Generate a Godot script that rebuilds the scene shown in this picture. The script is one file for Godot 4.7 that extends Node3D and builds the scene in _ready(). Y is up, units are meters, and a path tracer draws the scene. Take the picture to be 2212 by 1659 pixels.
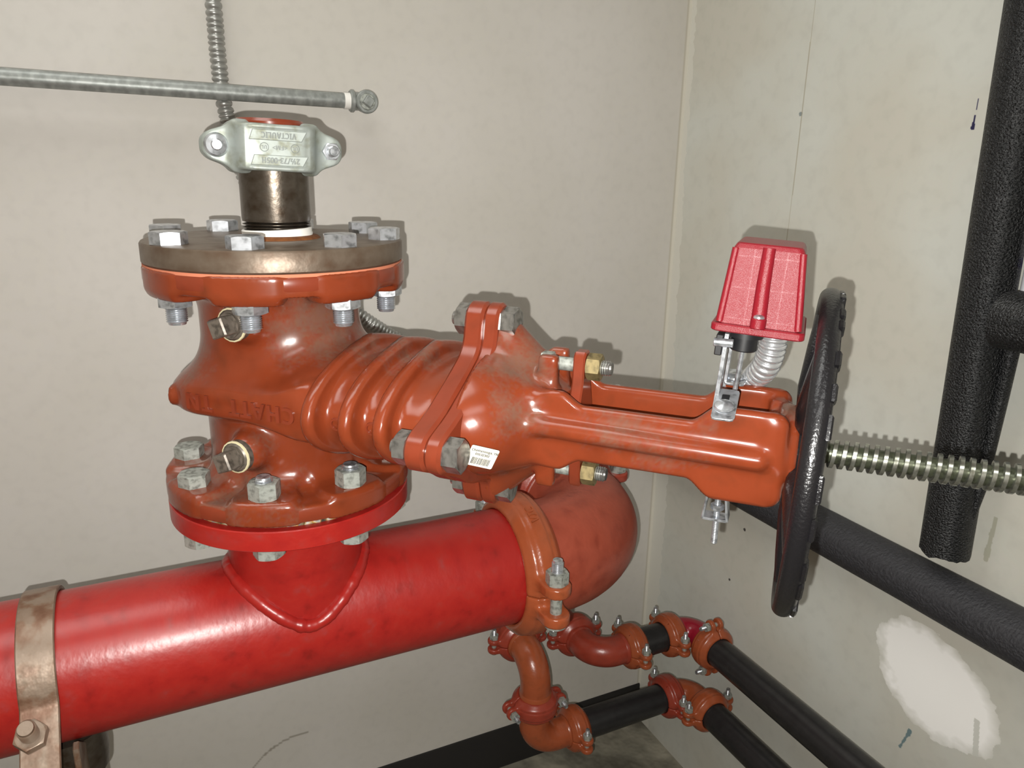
extends Node3D
# Sprinkler riser room: a gate valve on a red fire main, drains and insulated lines in the corner.
# World: y up, floor at 0, back wall at z = -0.4, right wall at x = 0.847, riser axis at x = 0.006, z = 0.

const RX := 0.006
const TH := 47.0            # the valve's stem points 47 degrees off the back wall
const VY := 1.057           # height of the stem
var M := {}
var cache := {}

# ------------------------------------------------------------------ nodes
func thing(called: String, at: Transform3D, label: String, category: String, group := "") -> Node3D:
	var o := Node3D.new()
	o.name = numbered(called)
	o.transform = at
	o.set_meta("label", label)
	o.set_meta("category", category)
	if group:
		o.set_meta("group", group)
	add_child(o)
	return o

func numbered(called: String) -> String:
	if not has_node(called):
		return called
	var k := 1
	while has_node("%s_%03d" % [called, k]):
		k += 1
	return "%s_%03d" % [called, k]

func part(parent: Node, called: String, mesh: Mesh, mat: Material, at := Transform3D(), label := "") -> MeshInstance3D:
	var o := MeshInstance3D.new()
	o.name = called
	o.mesh = mesh
	o.material_override = mat
	o.transform = at
	if label:
		o.set_meta("label", label)
	parent.add_child(o, true)
	return o

func struct(called: String, mesh: Mesh, mat: Material) -> MeshInstance3D:
	var o := part(self, called, mesh, mat)
	o.set_meta("kind", "structure")
	return o

func T(p: Vector3, b := Basis()) -> Transform3D:
	return Transform3D(b, p)

func along(dir: Vector3, spin := 0.0) -> Basis:      # a basis whose y runs along dir
	var y := dir.normalized()
	var x := Vector3.RIGHT if absf(y.x) < 0.8 else Vector3.FORWARD
	x = (x - y * x.dot(y)).normalized()
	return Basis(x, y, x.cross(y)) * Basis(Vector3.UP, spin)

func axes(x: Vector3, y: Vector3) -> Basis:
	return Basis(x, y, x.cross(y))

# ------------------------------------------------------------------ mesh building
class Geo:
	var v := PackedVector3Array()
	var n := PackedVector3Array()
	var uv := PackedVector2Array()
	var c := PackedColorArray()
	var i := PackedInt32Array()
	func vert(p: Vector3, nn: Vector3, t := Vector2.ZERO) -> int:
		v.append(p)
		n.append(nn)
		uv.append(t)
		return v.size() - 1
	func tri(a: int, b: int, d: int) -> void:
		var g := (v[b] - v[a]).cross(v[d] - v[a])
		if g.dot(n[a] + n[b] + n[d]) > 0.0:
			i.append(a); i.append(d); i.append(b)
		else:
			i.append(a); i.append(b); i.append(d)
	func quad(a: int, b: int, d: int, e: int) -> void:
		tri(a, b, d)
		tri(a, d, e)
	func flat(ps: Array, nn: Vector3) -> void:
		var k := v.size()
		for p in ps:
			vert(p, nn)
		for j in range(1, ps.size() - 1):
			tri(k, k + j, k + j + 1)
	func add(m: ArrayMesh, t: Transform3D) -> void:
		var a := m.surface_get_arrays(0)
		var k := v.size()
		var nb := t.basis.inverse().transposed()
		for p in a[Mesh.ARRAY_VERTEX]:
			v.append(t * p)
			uv.append(Vector2.ZERO)
		for q in a[Mesh.ARRAY_NORMAL]:
			n.append((nb * q).normalized())
		for j in a[Mesh.ARRAY_INDEX]:
			i.append(k + j)
	func mesh() -> ArrayMesh:
		var a := []
		a.resize(Mesh.ARRAY_MAX)
		a[Mesh.ARRAY_VERTEX] = v
		a[Mesh.ARRAY_NORMAL] = n
		a[Mesh.ARRAY_TEX_UV] = uv
		a[Mesh.ARRAY_INDEX] = i
		if c.size() == v.size():
			a[Mesh.ARRAY_COLOR] = c
		var m := ArrayMesh.new()
		m.add_surface_from_arrays(Mesh.PRIMITIVE_TRIANGLES, a)
		return m

# profile of (radius, height) points turned about y; sharp corners stay sharp
func lathe(pts: Array, seg := 48, sharp := 35.0) -> ArrayMesh:
	var g := Geo.new()
	var ns := []
	for k in pts.size() - 1:
		var d: Vector2 = pts[k + 1] - pts[k]
		ns.append(Vector2(d.y, -d.x).normalized() if d.length() > 1e-9 else Vector2(1, 0))
	var lim := cos(deg_to_rad(sharp))
	for k in pts.size() - 1:
		var na: Vector2 = ns[k]
		var nb: Vector2 = ns[k]
		if k > 0 and na.dot(ns[k - 1]) > lim:
			na = (na + ns[k - 1]).normalized()
		if k < ns.size() - 1 and nb.dot(ns[k + 1]) > lim:
			nb = (nb + ns[k + 1]).normalized()
		var base := g.v.size()
		for s in seg + 1:
			var a := TAU * s / seg
			var e := Vector3(cos(a), 0, sin(a))
			g.vert(e * pts[k].x + Vector3.UP * pts[k].y, e * na.x + Vector3.UP * na.y)
			g.vert(e * pts[k + 1].x + Vector3.UP * pts[k + 1].y, e * nb.x + Vector3.UP * nb.y)
		for s in seg:
			var b := base + s * 2
			g.quad(b, b + 1, b + 3, b + 2)
	return g.mesh()

# profile listed from the bottom axis up and outward must give outward normals: bottom -> outside -> top
func cyl(r: float, h: float, ch := 0.001, seg := 40) -> ArrayMesh:
	var key := "cyl%f_%f_%f_%d" % [r, h, ch, seg]
	if not cache.has(key):
		cache[key] = lathe([Vector2(0, 0), Vector2(r - ch, 0), Vector2(r, ch), Vector2(r, h - ch), Vector2(r - ch, h), Vector2(0, h)], seg)
	return cache[key]

func hexagon(af: float, h: float, top := true, bottom := false) -> ArrayMesh:
	var key := "hex%f_%f_%s%s" % [af, h, top, bottom]
	if cache.has(key):
		return cache[key]
	var g := Geo.new()
	var ri := af / 2.0
	var rc := ri / cos(PI / 6)
	var drop := 0.42
	for k in 6:
		var a0 := PI / 3 * k
		var mid := a0 + PI / 6
		var nn := Vector3(cos(mid), 0, sin(mid))
		var base := g.v.size()
		for j in 7:
			var f := j / 6.0
			var p := Vector3(cos(a0), 0, sin(a0)).lerp(Vector3(cos(a0 + PI / 3), 0, sin(a0 + PI / 3)), f) * rc
			var dr := (Vector2(p.x, p.z).length() - ri) * drop
			g.vert(p + Vector3.UP * (dr if bottom else 0.0), nn)
			g.vert(p + Vector3.UP * (h - (dr if top else 0.0)), nn)
			# chamfer ring vertices follow below
		for j in 6:
			var b := base + j * 2
			g.quad(b, b + 1, b + 3, b + 2)
		for side in [0, 1]:
			var on: bool = bottom if side == 0 else top
			var up := -1.0 if side == 0 else 1.0
			base = g.v.size()
			for j in 7:
				var f := j / 6.0
				var p := Vector3(cos(a0), 0, sin(a0)).lerp(Vector3(cos(a0 + PI / 3), 0, sin(a0 + PI / 3)), f) * rc
				var e := p.normalized()
				var dr := (p.length() - ri) * drop if on else 0.0
				var y0 := h - dr if side == 1 else dr
				var y1 := h if side == 1 else 0.0
				var cn := (e * 0.4 + Vector3.UP * up).normalized() if on else Vector3.UP * up
				g.vert(p + Vector3.UP * y0, cn)
				g.vert((e * ri * 0.97) + Vector3.UP * y1, cn)
				g.vert((e * ri * 0.97) + Vector3.UP * y1, Vector3.UP * up)
				g.vert(Vector3.UP * y1, Vector3.UP * up)
			for j in 6:
				var b := base + j * 4
				g.quad(b, b + 1, b + 5, b + 4)
				g.tri(b + 2, b + 3, b + 6)
	cache[key] = g.mesh()
	return cache[key]

func threaded(r: float, h: float, pitch := 0.0022, seg := 20) -> ArrayMesh:
	var key := "thr%f_%f_%f" % [r, h, pitch]
	if not cache.has(key):
		var pts := [Vector2(0, 0)]
		var y := 0.0
		while y + pitch <= h - 0.001:
			pts.append(Vector2(r * 0.86, y))
			pts.append(Vector2(r, y + pitch * 0.45))
			pts.append(Vector2(r, y + pitch * 0.55))
			y += pitch
		pts.append(Vector2(r * 0.86, y))
		pts.append(Vector2(r * 0.8, h))
		pts.append(Vector2(0, h))
		cache[key] = lathe(pts, seg, 20.0)
	return cache[key]

# square thread cut as a true helix, along +y
func screw(r: float, ri: float, pitch: float, h: float) -> ArrayMesh:
	var g := Geo.new()
	var seg := 40
	var turns := int(h / pitch) + 1
	var prof := [[0.40, ri - 0.001], [0.46, r - 0.0005], [0.49, r], [0.89, r], [0.92, r - 0.0005], [0.98, ri - 0.001]]
	for t in turns:
		for k in prof.size() - 1:
			var d := Vector2(prof[k + 1][1] - prof[k][1], (prof[k + 1][0] - prof[k][0]) * pitch)
			var n2 := Vector2(d.y, -d.x).normalized()
			var base := g.v.size()
			for s in seg + 1:
				var a := TAU * s / seg
				var e := Vector3(cos(a), 0, sin(a))
				var lift := (t + float(s) / seg) * pitch
				var nn := e * n2.x + Vector3.UP * n2.y
				g.vert(e * prof[k][1] + Vector3.UP * (lift + prof[k][0] * pitch), nn)
				g.vert(e * prof[k + 1][1] + Vector3.UP * (lift + prof[k + 1][0] * pitch), nn)
			for s in seg:
				var b := base + s * 2
				g.quad(b, b + 1, b + 3, b + 2)
	return g.mesh()

# a tube along points; radii one number or one per point
func sweep(pts: PackedVector3Array, radii: PackedFloat32Array, seg := 24, caps := true) -> ArrayMesh:
	var g := Geo.new()
	var m := pts.size()
	var t0 := (pts[1] - pts[0]).normalized()
	var x := along(t0).x
	for k in m:
		var t := (pts[mini(k + 1, m - 1)] - pts[maxi(k - 1, 0)]).normalized()
		x = (x - t * x.dot(t)).normalized()
		var z := x.cross(t)
		var r := radii[mini(k, radii.size() - 1)]
		var slope := 0.0
		if radii.size() > 1:
			var len := (pts[mini(k + 1, m - 1)] - pts[maxi(k - 1, 0)]).length()
			slope = (radii[mini(k + 1, m - 1)] - radii[maxi(k - 1, 0)]) / maxf(len, 1e-6)
		for s in seg + 1:
			var a := TAU * s / seg
			var e := x * cos(a) + z * sin(a)
			g.vert(pts[k] + e * r, (e - t * slope).normalized())
	for k in m - 1:
		for s in seg:
			var b := k * (seg + 1) + s
			g.quad(b, b + 1, b + seg + 2, b + seg + 1)
	if caps:
		for side in [0, m - 1]:
			var nn := (pts[0] - pts[1]).normalized() if side == 0 else (pts[m - 1] - pts[m - 2]).normalized()
			var ring := []
			for s in seg:
				ring.append(g.v[side * (seg + 1) + s])
			g.flat(ring, nn)
	return g.mesh()

func bend(a: Vector3, corner: Vector3, b: Vector3, r: float, steps := 20) -> PackedVector3Array:
	var da := (a - corner).normalized()
	var db := (b - corner).normalized()
	var half := da.angle_to(db) / 2.0
	var tan_len := r / tan(half)
	var c := corner + (da + db).normalized() * (r / sin(half))
	var p0 := corner + da * tan_len
	var p1 := corner + db * tan_len
	var out := PackedVector3Array([a])
	for k in steps + 1:
		var f := float(k) / steps
		var v0 := p0 - c
		var v1 := p1 - c
		out.append(c + v0.slerp(v1, f))
	out.append(b)
	return out

func spline(ctrl: Array, step: float) -> PackedVector3Array:
	var cu := Curve3D.new()
	cu.bake_interval = step
	for k in ctrl.size():
		var p: Vector3 = ctrl[k]
		var t: Vector3 = (ctrl[mini(k + 1, ctrl.size() - 1)] - ctrl[maxi(k - 1, 0)]) / 6.0
		cu.add_point(p, -t, t)
	return cu.get_baked_points()

# polygon (x, y) extruded along z from 0 to depth with chamfered edges
func prism(poly: PackedVector2Array, depth: float, ch := 0.002, smooth := 40.0) -> ArrayMesh:
	if not Geometry2D.is_polygon_clockwise(poly):
		poly = poly.duplicate()
		poly.reverse()
	var g := Geo.new()
	var m := poly.size()
	var en := []
	for k in m:
		var d := poly[(k + 1) % m] - poly[k]
		en.append(Vector2(-d.y, d.x).normalized())
	var inset := PackedVector2Array()
	var lim := cos(deg_to_rad(smooth))
	for k in m:
		var bis: Vector2 = (en[k] + en[(k + m - 1) % m])
		bis = bis / maxf(0.3, 1.0 + en[k].dot(en[(k + m - 1) % m]))
		inset.append(poly[k] - bis * ch)
	var c45 := sqrt(0.5)
	for k in m:
		var j := (k + 1) % m
		var na: Vector2 = en[k]
		var nb: Vector2 = en[k]
		var pre: Vector2 = en[(k + m - 1) % m]
		var nxt: Vector2 = en[j]
		if na.dot(pre) > lim:
			na = (na + pre).normalized()
		if nb.dot(nxt) > lim:
			nb = (nb + nxt).normalized()
		var A := Vector3(na.x, na.y, 0)
		var B := Vector3(nb.x, nb.y, 0)
		var pk := Vector3(poly[k].x, poly[k].y, 0)
		var pj := Vector3(poly[j].x, poly[j].y, 0)
		var ik := Vector3(inset[k].x, inset[k].y, 0)
		var ij := Vector3(inset[j].x, inset[j].y, 0)
		var zc := Vector3(0, 0, ch)
		var zd := Vector3(0, 0, depth - ch)
		var ze := Vector3(0, 0, depth)
		var Z := Vector3(0, 0, 1)
		g.quad(g.vert(pk + zc, A), g.vert(pj + zc, B), g.vert(pj + zd, B), g.vert(pk + zd, A))
		g.quad(g.vert(pk + zd, (A + Z).normalized()), g.vert(pj + zd, (B + Z).normalized()), g.vert(ij + ze, (B + Z).normalized()), g.vert(ik + ze, (A + Z).normalized()))
		g.quad(g.vert(pk + zc, (A - Z).normalized()), g.vert(pj + zc, (B - Z).normalized()), g.vert(ij, (B - Z).normalized()), g.vert(ik, (A - Z).normalized()))
	var tr := Geometry2D.triangulate_polygon(inset)
	for side in [0, 1]:
		var nn := Vector3(0, 0, 1 if side else -1)
		var base := g.v.size()
		for p in inset:
			g.vert(Vector3(p.x, p.y, depth if side else 0.0), nn)
		for k in range(0, tr.size(), 3):
			g.tri(base + tr[k], base + tr[k + 1], base + tr[k + 2])
	return g.mesh()

func rounded_rect(hx: float, hy: float, r: float, steps := 5) -> PackedVector2Array:
	var out := PackedVector2Array()
	for k in 4:
		var c := Vector2((hx - r) * (1 if k in [0, 3] else -1), (hy - r) * (1 if k < 2 else -1))
		for s in steps + 1:
			var a := PI / 2 * (k + float(s) / steps)
			out.append(c + Vector2(cos(a), sin(a)) * r)
	return out

func plate(hx: float, hy: float, r: float, depth: float, ch := 0.0006) -> ArrayMesh:
	return prism(rounded_rect(hx, hy, r), depth, ch)

# stacked rounded rectangles in xz at rising y: [y, half x, half z, corner, x0, z0]
func loft(rings: Array) -> ArrayMesh:
	var g := Geo.new()
	var seg := 24
	var all := []
	for r in rings:
		var ring := []
		for p in rounded_rect(r[1], r[2], r[3]):
			ring.append(Vector3(p.x + r[4], r[0], p.y + r[5]))
		all.append(ring)
	var m: int = all[0].size()
	for k in rings.size() - 1:
		for j in m:
			var l := (j + 1) % m
			var a: Vector3 = all[k][j]
			var b: Vector3 = all[k][l]
			var c: Vector3 = all[k + 1][l]
			var d: Vector3 = all[k + 1][j]
			var mid := Vector3(rings[k][4], 0, rings[k][5])
			var nn := (b - a).cross(d - a)
			if nn.length() < 1e-12:
				nn = (c - b).cross(d - a)
			nn = nn.normalized()
			var o := (a + c) / 2.0 - mid
			if nn.dot(Vector3(o.x, 0, o.z)) + nn.y * (0.3 if k > 0 else -0.3) < 0.0:
				nn = -nn
			g.flat([a, b, c, d], nn)
	g.flat(all[0], Vector3.DOWN)
	g.flat(all[-1], Vector3.UP)
	return g.mesh()

func box(a: Vector3, b: Vector3, uvp := 0, uvs := Vector4(0, 0, 1, 1)) -> ArrayMesh:
	var g := Geo.new()
	for ax in 3:
		for sd in [0, 1]:
			var nn := Vector3.ZERO
			nn[ax] = 1.0 if sd else -1.0
			var base := g.v.size()
			for k in 4:
				var p := Vector3.ZERO
				p[ax] = b[ax] if sd else a[ax]
				p[(ax + 1) % 3] = b[(ax + 1) % 3] if k in [1, 2] else a[(ax + 1) % 3]
				p[(ax + 2) % 3] = b[(ax + 2) % 3] if k >= 2 else a[(ax + 2) % 3]
				var t := Vector2(p.z if uvp == 1 else p.x, p.y)
				g.vert(p, nn, Vector2((t.x - uvs.x) / (uvs.z - uvs.x), 1.0 - (t.y - uvs.y) / (uvs.w - uvs.y)))
			g.quad(base, base + 1, base + 2, base + 3)
	return g.mesh()

func join(list: Array) -> ArrayMesh:
	var g := Geo.new()
	for e in list:
		g.add(e[0], e[1])
	return g.mesh()

# surface nets of a distance field
func sdf_mesh(fn: Callable, lo: Vector3, hi: Vector3, h: float, tint = null, slack := 1.3) -> ArrayMesh:
	var B := 4
	var nb := Vector3i(int(ceil((hi.x - lo.x) / (h * B))), int(ceil((hi.y - lo.y) / (h * B))), int(ceil((hi.z - lo.z) / (h * B))))
	var nx := nb.x * B + 1
	var ny := nb.y * B + 1
	var nz := nb.z * B + 1
	var val := PackedFloat32Array()
	val.resize(nx * ny * nz)
	val.fill(9.0)
	var cell := PackedInt32Array()
	cell.resize(nx * ny * nz)
	cell.fill(-1)
	var active := []
	var reach := h * B * 0.87 * slack
	for bx in nb.x:
		for by in nb.y:
			for bz in nb.z:
				var c := lo + Vector3((bx + 0.5) * B, (by + 0.5) * B, (bz + 0.5) * B) * h
				if absf(fn.call(c)) < reach:
					active.append(Vector3i(bx, by, bz) * B)
	for a in active:
		for i in range(a.x, a.x + B + 1):
			for j in range(a.y, a.y + B + 1):
				var row := (i * ny + j) * nz
				for k in range(a.z, a.z + B + 1):
					if val[row + k] == 9.0:
						val[row + k] = fn.call(lo + Vector3(i, j, k) * h)
	var g := Geo.new()
	var sy := nz
	var sx := ny * nz
	var off := [0, sx, sy, sx + sy, 1, sx + 1, sy + 1, sx + sy + 1]
	var pos := [Vector3(0, 0, 0), Vector3(1, 0, 0), Vector3(0, 1, 0), Vector3(1, 1, 0), Vector3(0, 0, 1), Vector3(1, 0, 1), Vector3(0, 1, 1), Vector3(1, 1, 1)]
	var ed := [[0, 1], [2, 3], [4, 5], [6, 7], [0, 2], [1, 3], [4, 6], [5, 7], [0, 4], [1, 5], [2, 6], [3, 7]]
	for a in active:
		for i in range(a.x, a.x + B):
			for j in range(a.y, a.y + B):
				var row := (i * ny + j) * nz
				for k in range(a.z, a.z + B):
					var id := row + k
					var s := 0
					for q in 8:
						if val[id + off[q]] < 0.0:
							s += 1
					if s == 0 or s == 8:
						continue
					var sum := Vector3.ZERO
					var cnt := 0
					for e in ed:
						var d0 := val[id + off[e[0]]]
						var d1 := val[id + off[e[1]]]
						if (d0 < 0.0) != (d1 < 0.0):
							sum += pos[e[0]].lerp(pos[e[1]], d0 / (d0 - d1))
							cnt += 1
					cell[id] = g.v.size()
					g.v.append(lo + (Vector3(i, j, k) + sum / cnt) * h)
					g.n.append(Vector3.ZERO)
					g.uv.append(Vector2.ZERO)
	var step := [sx, sy, 1]
	for a in active:
		for i in range(a.x, a.x + B):
			for j in range(a.y, a.y + B):
				var row := (i * ny + j) * nz
				for k in range(a.z, a.z + B):
					var id := row + k
					var d0 := val[id]
					for ax in 3:
						var d1 := val[id + step[ax]]
						if (d0 < 0.0) == (d1 < 0.0):
							continue
						var u: int = step[(ax + 1) % 3]
						var w: int = step[(ax + 2) % 3]
						if id - u - w < 0:
							continue
						var c0 := cell[id]
						var c1 := cell[id - u]
						var c2 := cell[id - u - w]
						var c3 := cell[id - w]
						if c0 < 0 or c1 < 0 or c2 < 0 or c3 < 0:
							continue
						var out := Vector3.ZERO
						out[ax] = 1.0 if d0 < 0.0 else -1.0
						var f := (g.v[c2] - g.v[c0]).cross(g.v[c3] - g.v[c1])
						if f.dot(out) < 0.0:
							f = -f
							g.i.append_array([c0, c1, c2, c0, c2, c3])
						else:
							g.i.append_array([c0, c2, c1, c0, c3, c2])
						g.n[c0] += f
						g.n[c1] += f
						g.n[c2] += f
						g.n[c3] += f
	for k in g.n.size():
		g.n[k] = g.n[k].normalized()
	if tint != null:
		for k in g.v.size():
			g.c.append(tint.call(g.v[k], g.n[k]))
	return g.mesh()

func smin(a: float, b: float, k: float) -> float:
	var h := maxf(k - absf(a - b), 0.0) / k
	return minf(a, b) - h * h * k * 0.25

func smax(a: float, b: float, k: float) -> float:
	var h := maxf(k - absf(a - b), 0.0) / k
	return maxf(a, b) + h * h * k * 0.25

func sd_box(p: Vector3, c: Vector3, hb: Vector3, r: float) -> float:
	var q := (p - c).abs() - hb + Vector3(r, r, r)
	return Vector3(maxf(q.x, 0), maxf(q.y, 0), maxf(q.z, 0)).length() + minf(maxf(q.x, maxf(q.y, q.z)), 0.0) - r

func sd_cap(p: Vector3, a: Vector3, b: Vector3, r: float) -> float:
	var ab := b - a
	var t := clampf((p - a).dot(ab) / ab.length_squared(), 0.0, 1.0)
	return (p - a - ab * t).length() - r

func ramp(x: float, a: float, b: float) -> float:
	var t := clampf((x - a) / (b - a), 0.0, 1.0)
	return t * t * (3.0 - 2.0 * t)

# ------------------------------------------------------------------ materials
func noise_tex(sd: int, freq: float, stops: Array, size := 512, oct := 4, kind := FastNoiseLite.TYPE_SIMPLEX_SMOOTH) -> NoiseTexture2D:
	var t := NoiseTexture2D.new()
	t.width = size
	t.height = size
	t.seamless = true
	var f := FastNoiseLite.new()
	f.seed = sd
	f.noise_type = kind
	f.frequency = freq
	f.fractal_octaves = oct
	t.noise = f
	var g := Gradient.new()
	g.offsets = PackedFloat32Array(stops.map(func(s): return s[0]))
	g.colors = PackedColorArray(stops.map(func(s): return s[1]))
	t.color_ramp = g
	return t

func bump_tex(sd: int, freq: float, strength: float, size := 512, oct := 3) -> NoiseTexture2D:
	var t := NoiseTexture2D.new()
	t.width = size
	t.height = size
	t.seamless = true
	t.as_normal_map = true
	t.bump_strength = strength
	var f := FastNoiseLite.new()
	f.seed = sd
	f.frequency = freq
	f.fractal_octaves = oct
	t.noise = f
	return t

func mat(called: String, albedo: Color, rough: float, metal := 0.0, tex: Texture2D = null, scale := 4.0, bump: Texture2D = null, bump_scale := 0.5) -> StandardMaterial3D:
	var m := StandardMaterial3D.new()
	m.resource_name = called
	m.albedo_color = albedo
	m.roughness = rough
	m.metallic = metal
	if tex or bump:
		m.uv1_triplanar = true
		m.uv1_scale = Vector3.ONE * scale
	if tex:
		m.albedo_texture = tex
	if bump:
		m.normal_enabled = true
		m.normal_texture = bump
		m.normal_scale = bump_scale
	M[called] = m
	return m

func rgb(r: int, g: int, b: int) -> Color:
	return Color(r / 255.0, g / 255.0, b / 255.0)

func materials() -> void:
	var peel := bump_tex(3, 0.02, 2.0)
	var fine := bump_tex(5, 0.06, 4.0)
	var pits := bump_tex(7, 0.035, 8.0)
	# worn coats: mostly one colour, with scuffs and dust of their own grain
	var wear := noise_tex(11, 0.006, [[0.0, rgb(220, 220, 220)], [0.3, rgb(246, 246, 246)], [0.6, rgb(255, 255, 255)], [0.8, rgb(240, 246, 248)], [1.0, rgb(214, 228, 234)]], 1024, 5)
	var red_wear := noise_tex(17, 0.008, [[0.0, rgb(124, 24, 20)], [0.3, rgb(150, 30, 26)], [0.62, rgb(156, 34, 28)], [0.78, rgb(152, 40, 34)], [0.88, rgb(150, 46, 44)], [1.0, rgb(130, 60, 56)]], 1024, 5)
	mat("valve", Color.WHITE, 0.22, 0.0, wear, 3.0, peel, 0.10)
	M.valve.vertex_color_use_as_albedo = true
	mat("valve_plain", rgb(123, 52, 32), 0.22, 0.0, wear, 3.0, peel, 0.10)
	mat("red", Color.WHITE, 0.33, 0.0, red_wear, 3.2, fine, 0.09)
	mat("fitting", rgb(154, 76, 44), 0.26, 0.0, wear, 5.0, fine, 0.12)
	mat("fitting_red", rgb(146, 56, 40), 0.3, 0.0, wear, 5.0, fine, 0.12)
	mat("elbow_matt", rgb(150, 66, 46), 0.42, 0.0, noise_tex(23, 0.01, [[0.0, rgb(200, 170, 160)], [0.3, rgb(240, 235, 232)], [0.6, rgb(255, 255, 255)], [0.8, rgb(235, 225, 220)], [1.0, rgb(190, 150, 140)]], 512, 5), 3.0, fine, 0.15)
	mat("elbow_red", rgb(140, 24, 42), 0.24)
	var zinc_t := noise_tex(31, 0.02, [[0.0, rgb(150, 150, 148)], [0.5, rgb(235, 235, 232)], [1.0, rgb(255, 255, 255)]], 256, 4)
	mat("zinc", rgb(216, 220, 228), 0.27, 0.78, zinc_t, 20.0)
	mat("zinc_dull", rgb(176, 180, 174), 0.48, 0.4, zinc_t, 25.0)
	mat("zinc_cast", rgb(166, 172, 168), 0.5, 0.35, noise_tex(37, 0.012, [[0.0, rgb(186, 182, 160)], [0.45, rgb(240, 242, 240)], [1.0, rgb(255, 255, 255)]], 512, 4), 8.0)
	mat("dark_bolt", rgb(172, 170, 168), 0.25, 0.82,
		 zinc_t, 20.0)
	mat("brass", rgb(150, 134, 94), 0.45, 0.55, zinc_t, 22.0)
	mat("stem_steel", rgb(188, 190, 184), 0.22, 0.9, noise_tex(41, 0.03, [[0.0, rgb(165, 165, 152)], [0.5, rgb(236, 236, 230)], [1.0, rgb(255, 255, 255)]], 256, 4), 18.0)
	mat("black_steel", rgb(92, 86, 79), 0.3, 0.7, noise_tex(43, 0.015, [[0.0, rgb(170, 140, 110)], [0.35, rgb(225, 215, 205)], [0.6, rgb(255, 252, 246)], [1.0, rgb(240, 228, 214)]], 512, 5), 6.0, pits, 0.06)
	mat("flange_steel", rgb(112, 101, 90), 0.42, 0.45, noise_tex(47, 0.012, [[0.0, rgb(180, 140, 112)], [0.35, rgb(225, 212, 200)], [0.65, rgb(255, 250, 244)], [1.0, rgb(232, 214, 200)]], 512, 5), 5.0, pits, 0.07)
	mat("strap_steel", rgb(140, 126, 113), 0.42, 0.35, noise_tex(53, 0.012, [[0.0, rgb(170, 120, 92)], [0.35, rgb(216, 184, 164)], [0.55, rgb(244, 236, 228)], [1.0, rgb(255, 250, 246)]], 512, 5), 5.0, pits, 0.1)
	mat("stem_grease", rgb(84, 88, 72), 0.3, 0.6, zinc_t, 30.0)
	mat("zinc_letter_shade", rgb(128, 133, 130), 0.6, 0.2)  # raised coupling letters: shade of their edges painted in as darker grey
	mat("cast_steel", rgb(118, 109, 100), 0.42, 0.35, zinc_t, 22.0)
	mat("rust", rgb(142, 94, 48), 0.8, 0.1, noise_tex(59, 0.03, [[0.0, rgb(150, 120, 90)], [1.0, rgb(255, 240, 220)]], 256, 4), 12.0)
	mat("gasket", rgb(196, 118, 88), 0.8)
	mat("gasket_old", Color.WHITE, 0.9, 0.0, noise_tex(61, 0.03, [[0.0, rgb(24, 22, 20)], [0.42, rgb(60, 52, 40)], [0.55, rgb(170, 130, 60)], [0.7, rgb(176, 180, 178)], [1.0, rgb(90, 80, 66)]], 256, 3), 9.0)
	mat("tape", rgb(232, 230, 224), 0.7)
	mat("dope", rgb(196, 186, 150), 0.8)
	mat("galv", rgb(158, 161, 158), 0.42, 0.35, noise_tex(67, 0.02, [[0.0, rgb(196, 198, 196)], [0.45, rgb(226, 228, 227)], [0.55, rgb(242, 243, 243)], [1.0, rgb(255, 255, 255)]], 512, 2, FastNoiseLite.TYPE_CELLULAR), 9.0)
	mat("flex", rgb(160, 160, 156), 0.34, 0.6)
	mat("flex_bright", rgb(214, 216, 218), 0.26, 0.75)
	mat("foam", rgb(32, 33, 35), 0.42, 0.0, noise_tex(73, 0.05, [[0.0, rgb(170, 170, 172)], [1.0, rgb(255, 255, 255)]], 256, 4), 11.0, bump_tex(75, 0.05, 22.0), 1.0)
	mat("foam_dull", rgb(50, 50, 54), 0.66, 0.0, noise_tex(77, 0.05, [[0.0, rgb(200, 200, 200)], [1.0, rgb(255, 255, 255)]], 256, 4), 7.0, bump_tex(79, 0.05, 10.0), 0.5)
	mat("black_pipe", rgb(40, 39, 40), 0.34, 0.0, noise_tex(83, 0.03, [[0.0, rgb(190, 190, 190)], [1.0, rgb(255, 255, 255)]], 256, 4), 6.0, fine, 0.12)
	mat("wheel", rgb(22, 21, 23), 0.28, 0.0, null, 12.0, bump_tex(89, 0.05, 9.0), 0.22)
	mat("black_plastic", rgb(26, 26, 28), 0.4)
	mat("cover_red", rgb(124, 20, 32), 0.3, 0.0, null, 40.0, bump_tex(97, 0.09, 8.0), 0.4)
	mat("label", rgb(226, 222, 206), 0.6)
	mat("ink", rgb(24, 24, 28), 0.7)
	mat("pex", rgb(226, 226, 230), 0.4)
	mat("pex_print", rgb(110, 104, 180), 0.5)
	mat("base_vinyl", rgb(30, 28, 28), 0.5)
	mat("plain_wall", rgb(196, 188, 172), 0.9)
	mat("floor", Color.WHITE, 0.8, 0.0, noise_tex(101, 0.006, [[0.0, rgb(70, 66, 56)], [0.4, rgb(108, 104, 92)], [0.6, rgb(128, 124, 110)], [1.0, rgb(156, 150, 134)]], 1024, 6), 1.1, pits, 0.3)
	var m := StandardMaterial3D.new()
	m.roughness = 0.88
	m.albedo_texture = wall_right_picture()
	m.texture_repeat = false
	M.wall_right = m
	m = StandardMaterial3D.new()
	m.roughness = 0.88
	m.albedo_texture = wall_back_picture()
	m.texture_repeat = false
	M.wall_back = m

func seg_dist(p: Vector2, a: Vector2, b: Vector2) -> float:
	var ab := b - a
	return (p - a - ab * clampf((p - a).dot(ab) / ab.length_squared(), 0, 1)).length()

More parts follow.
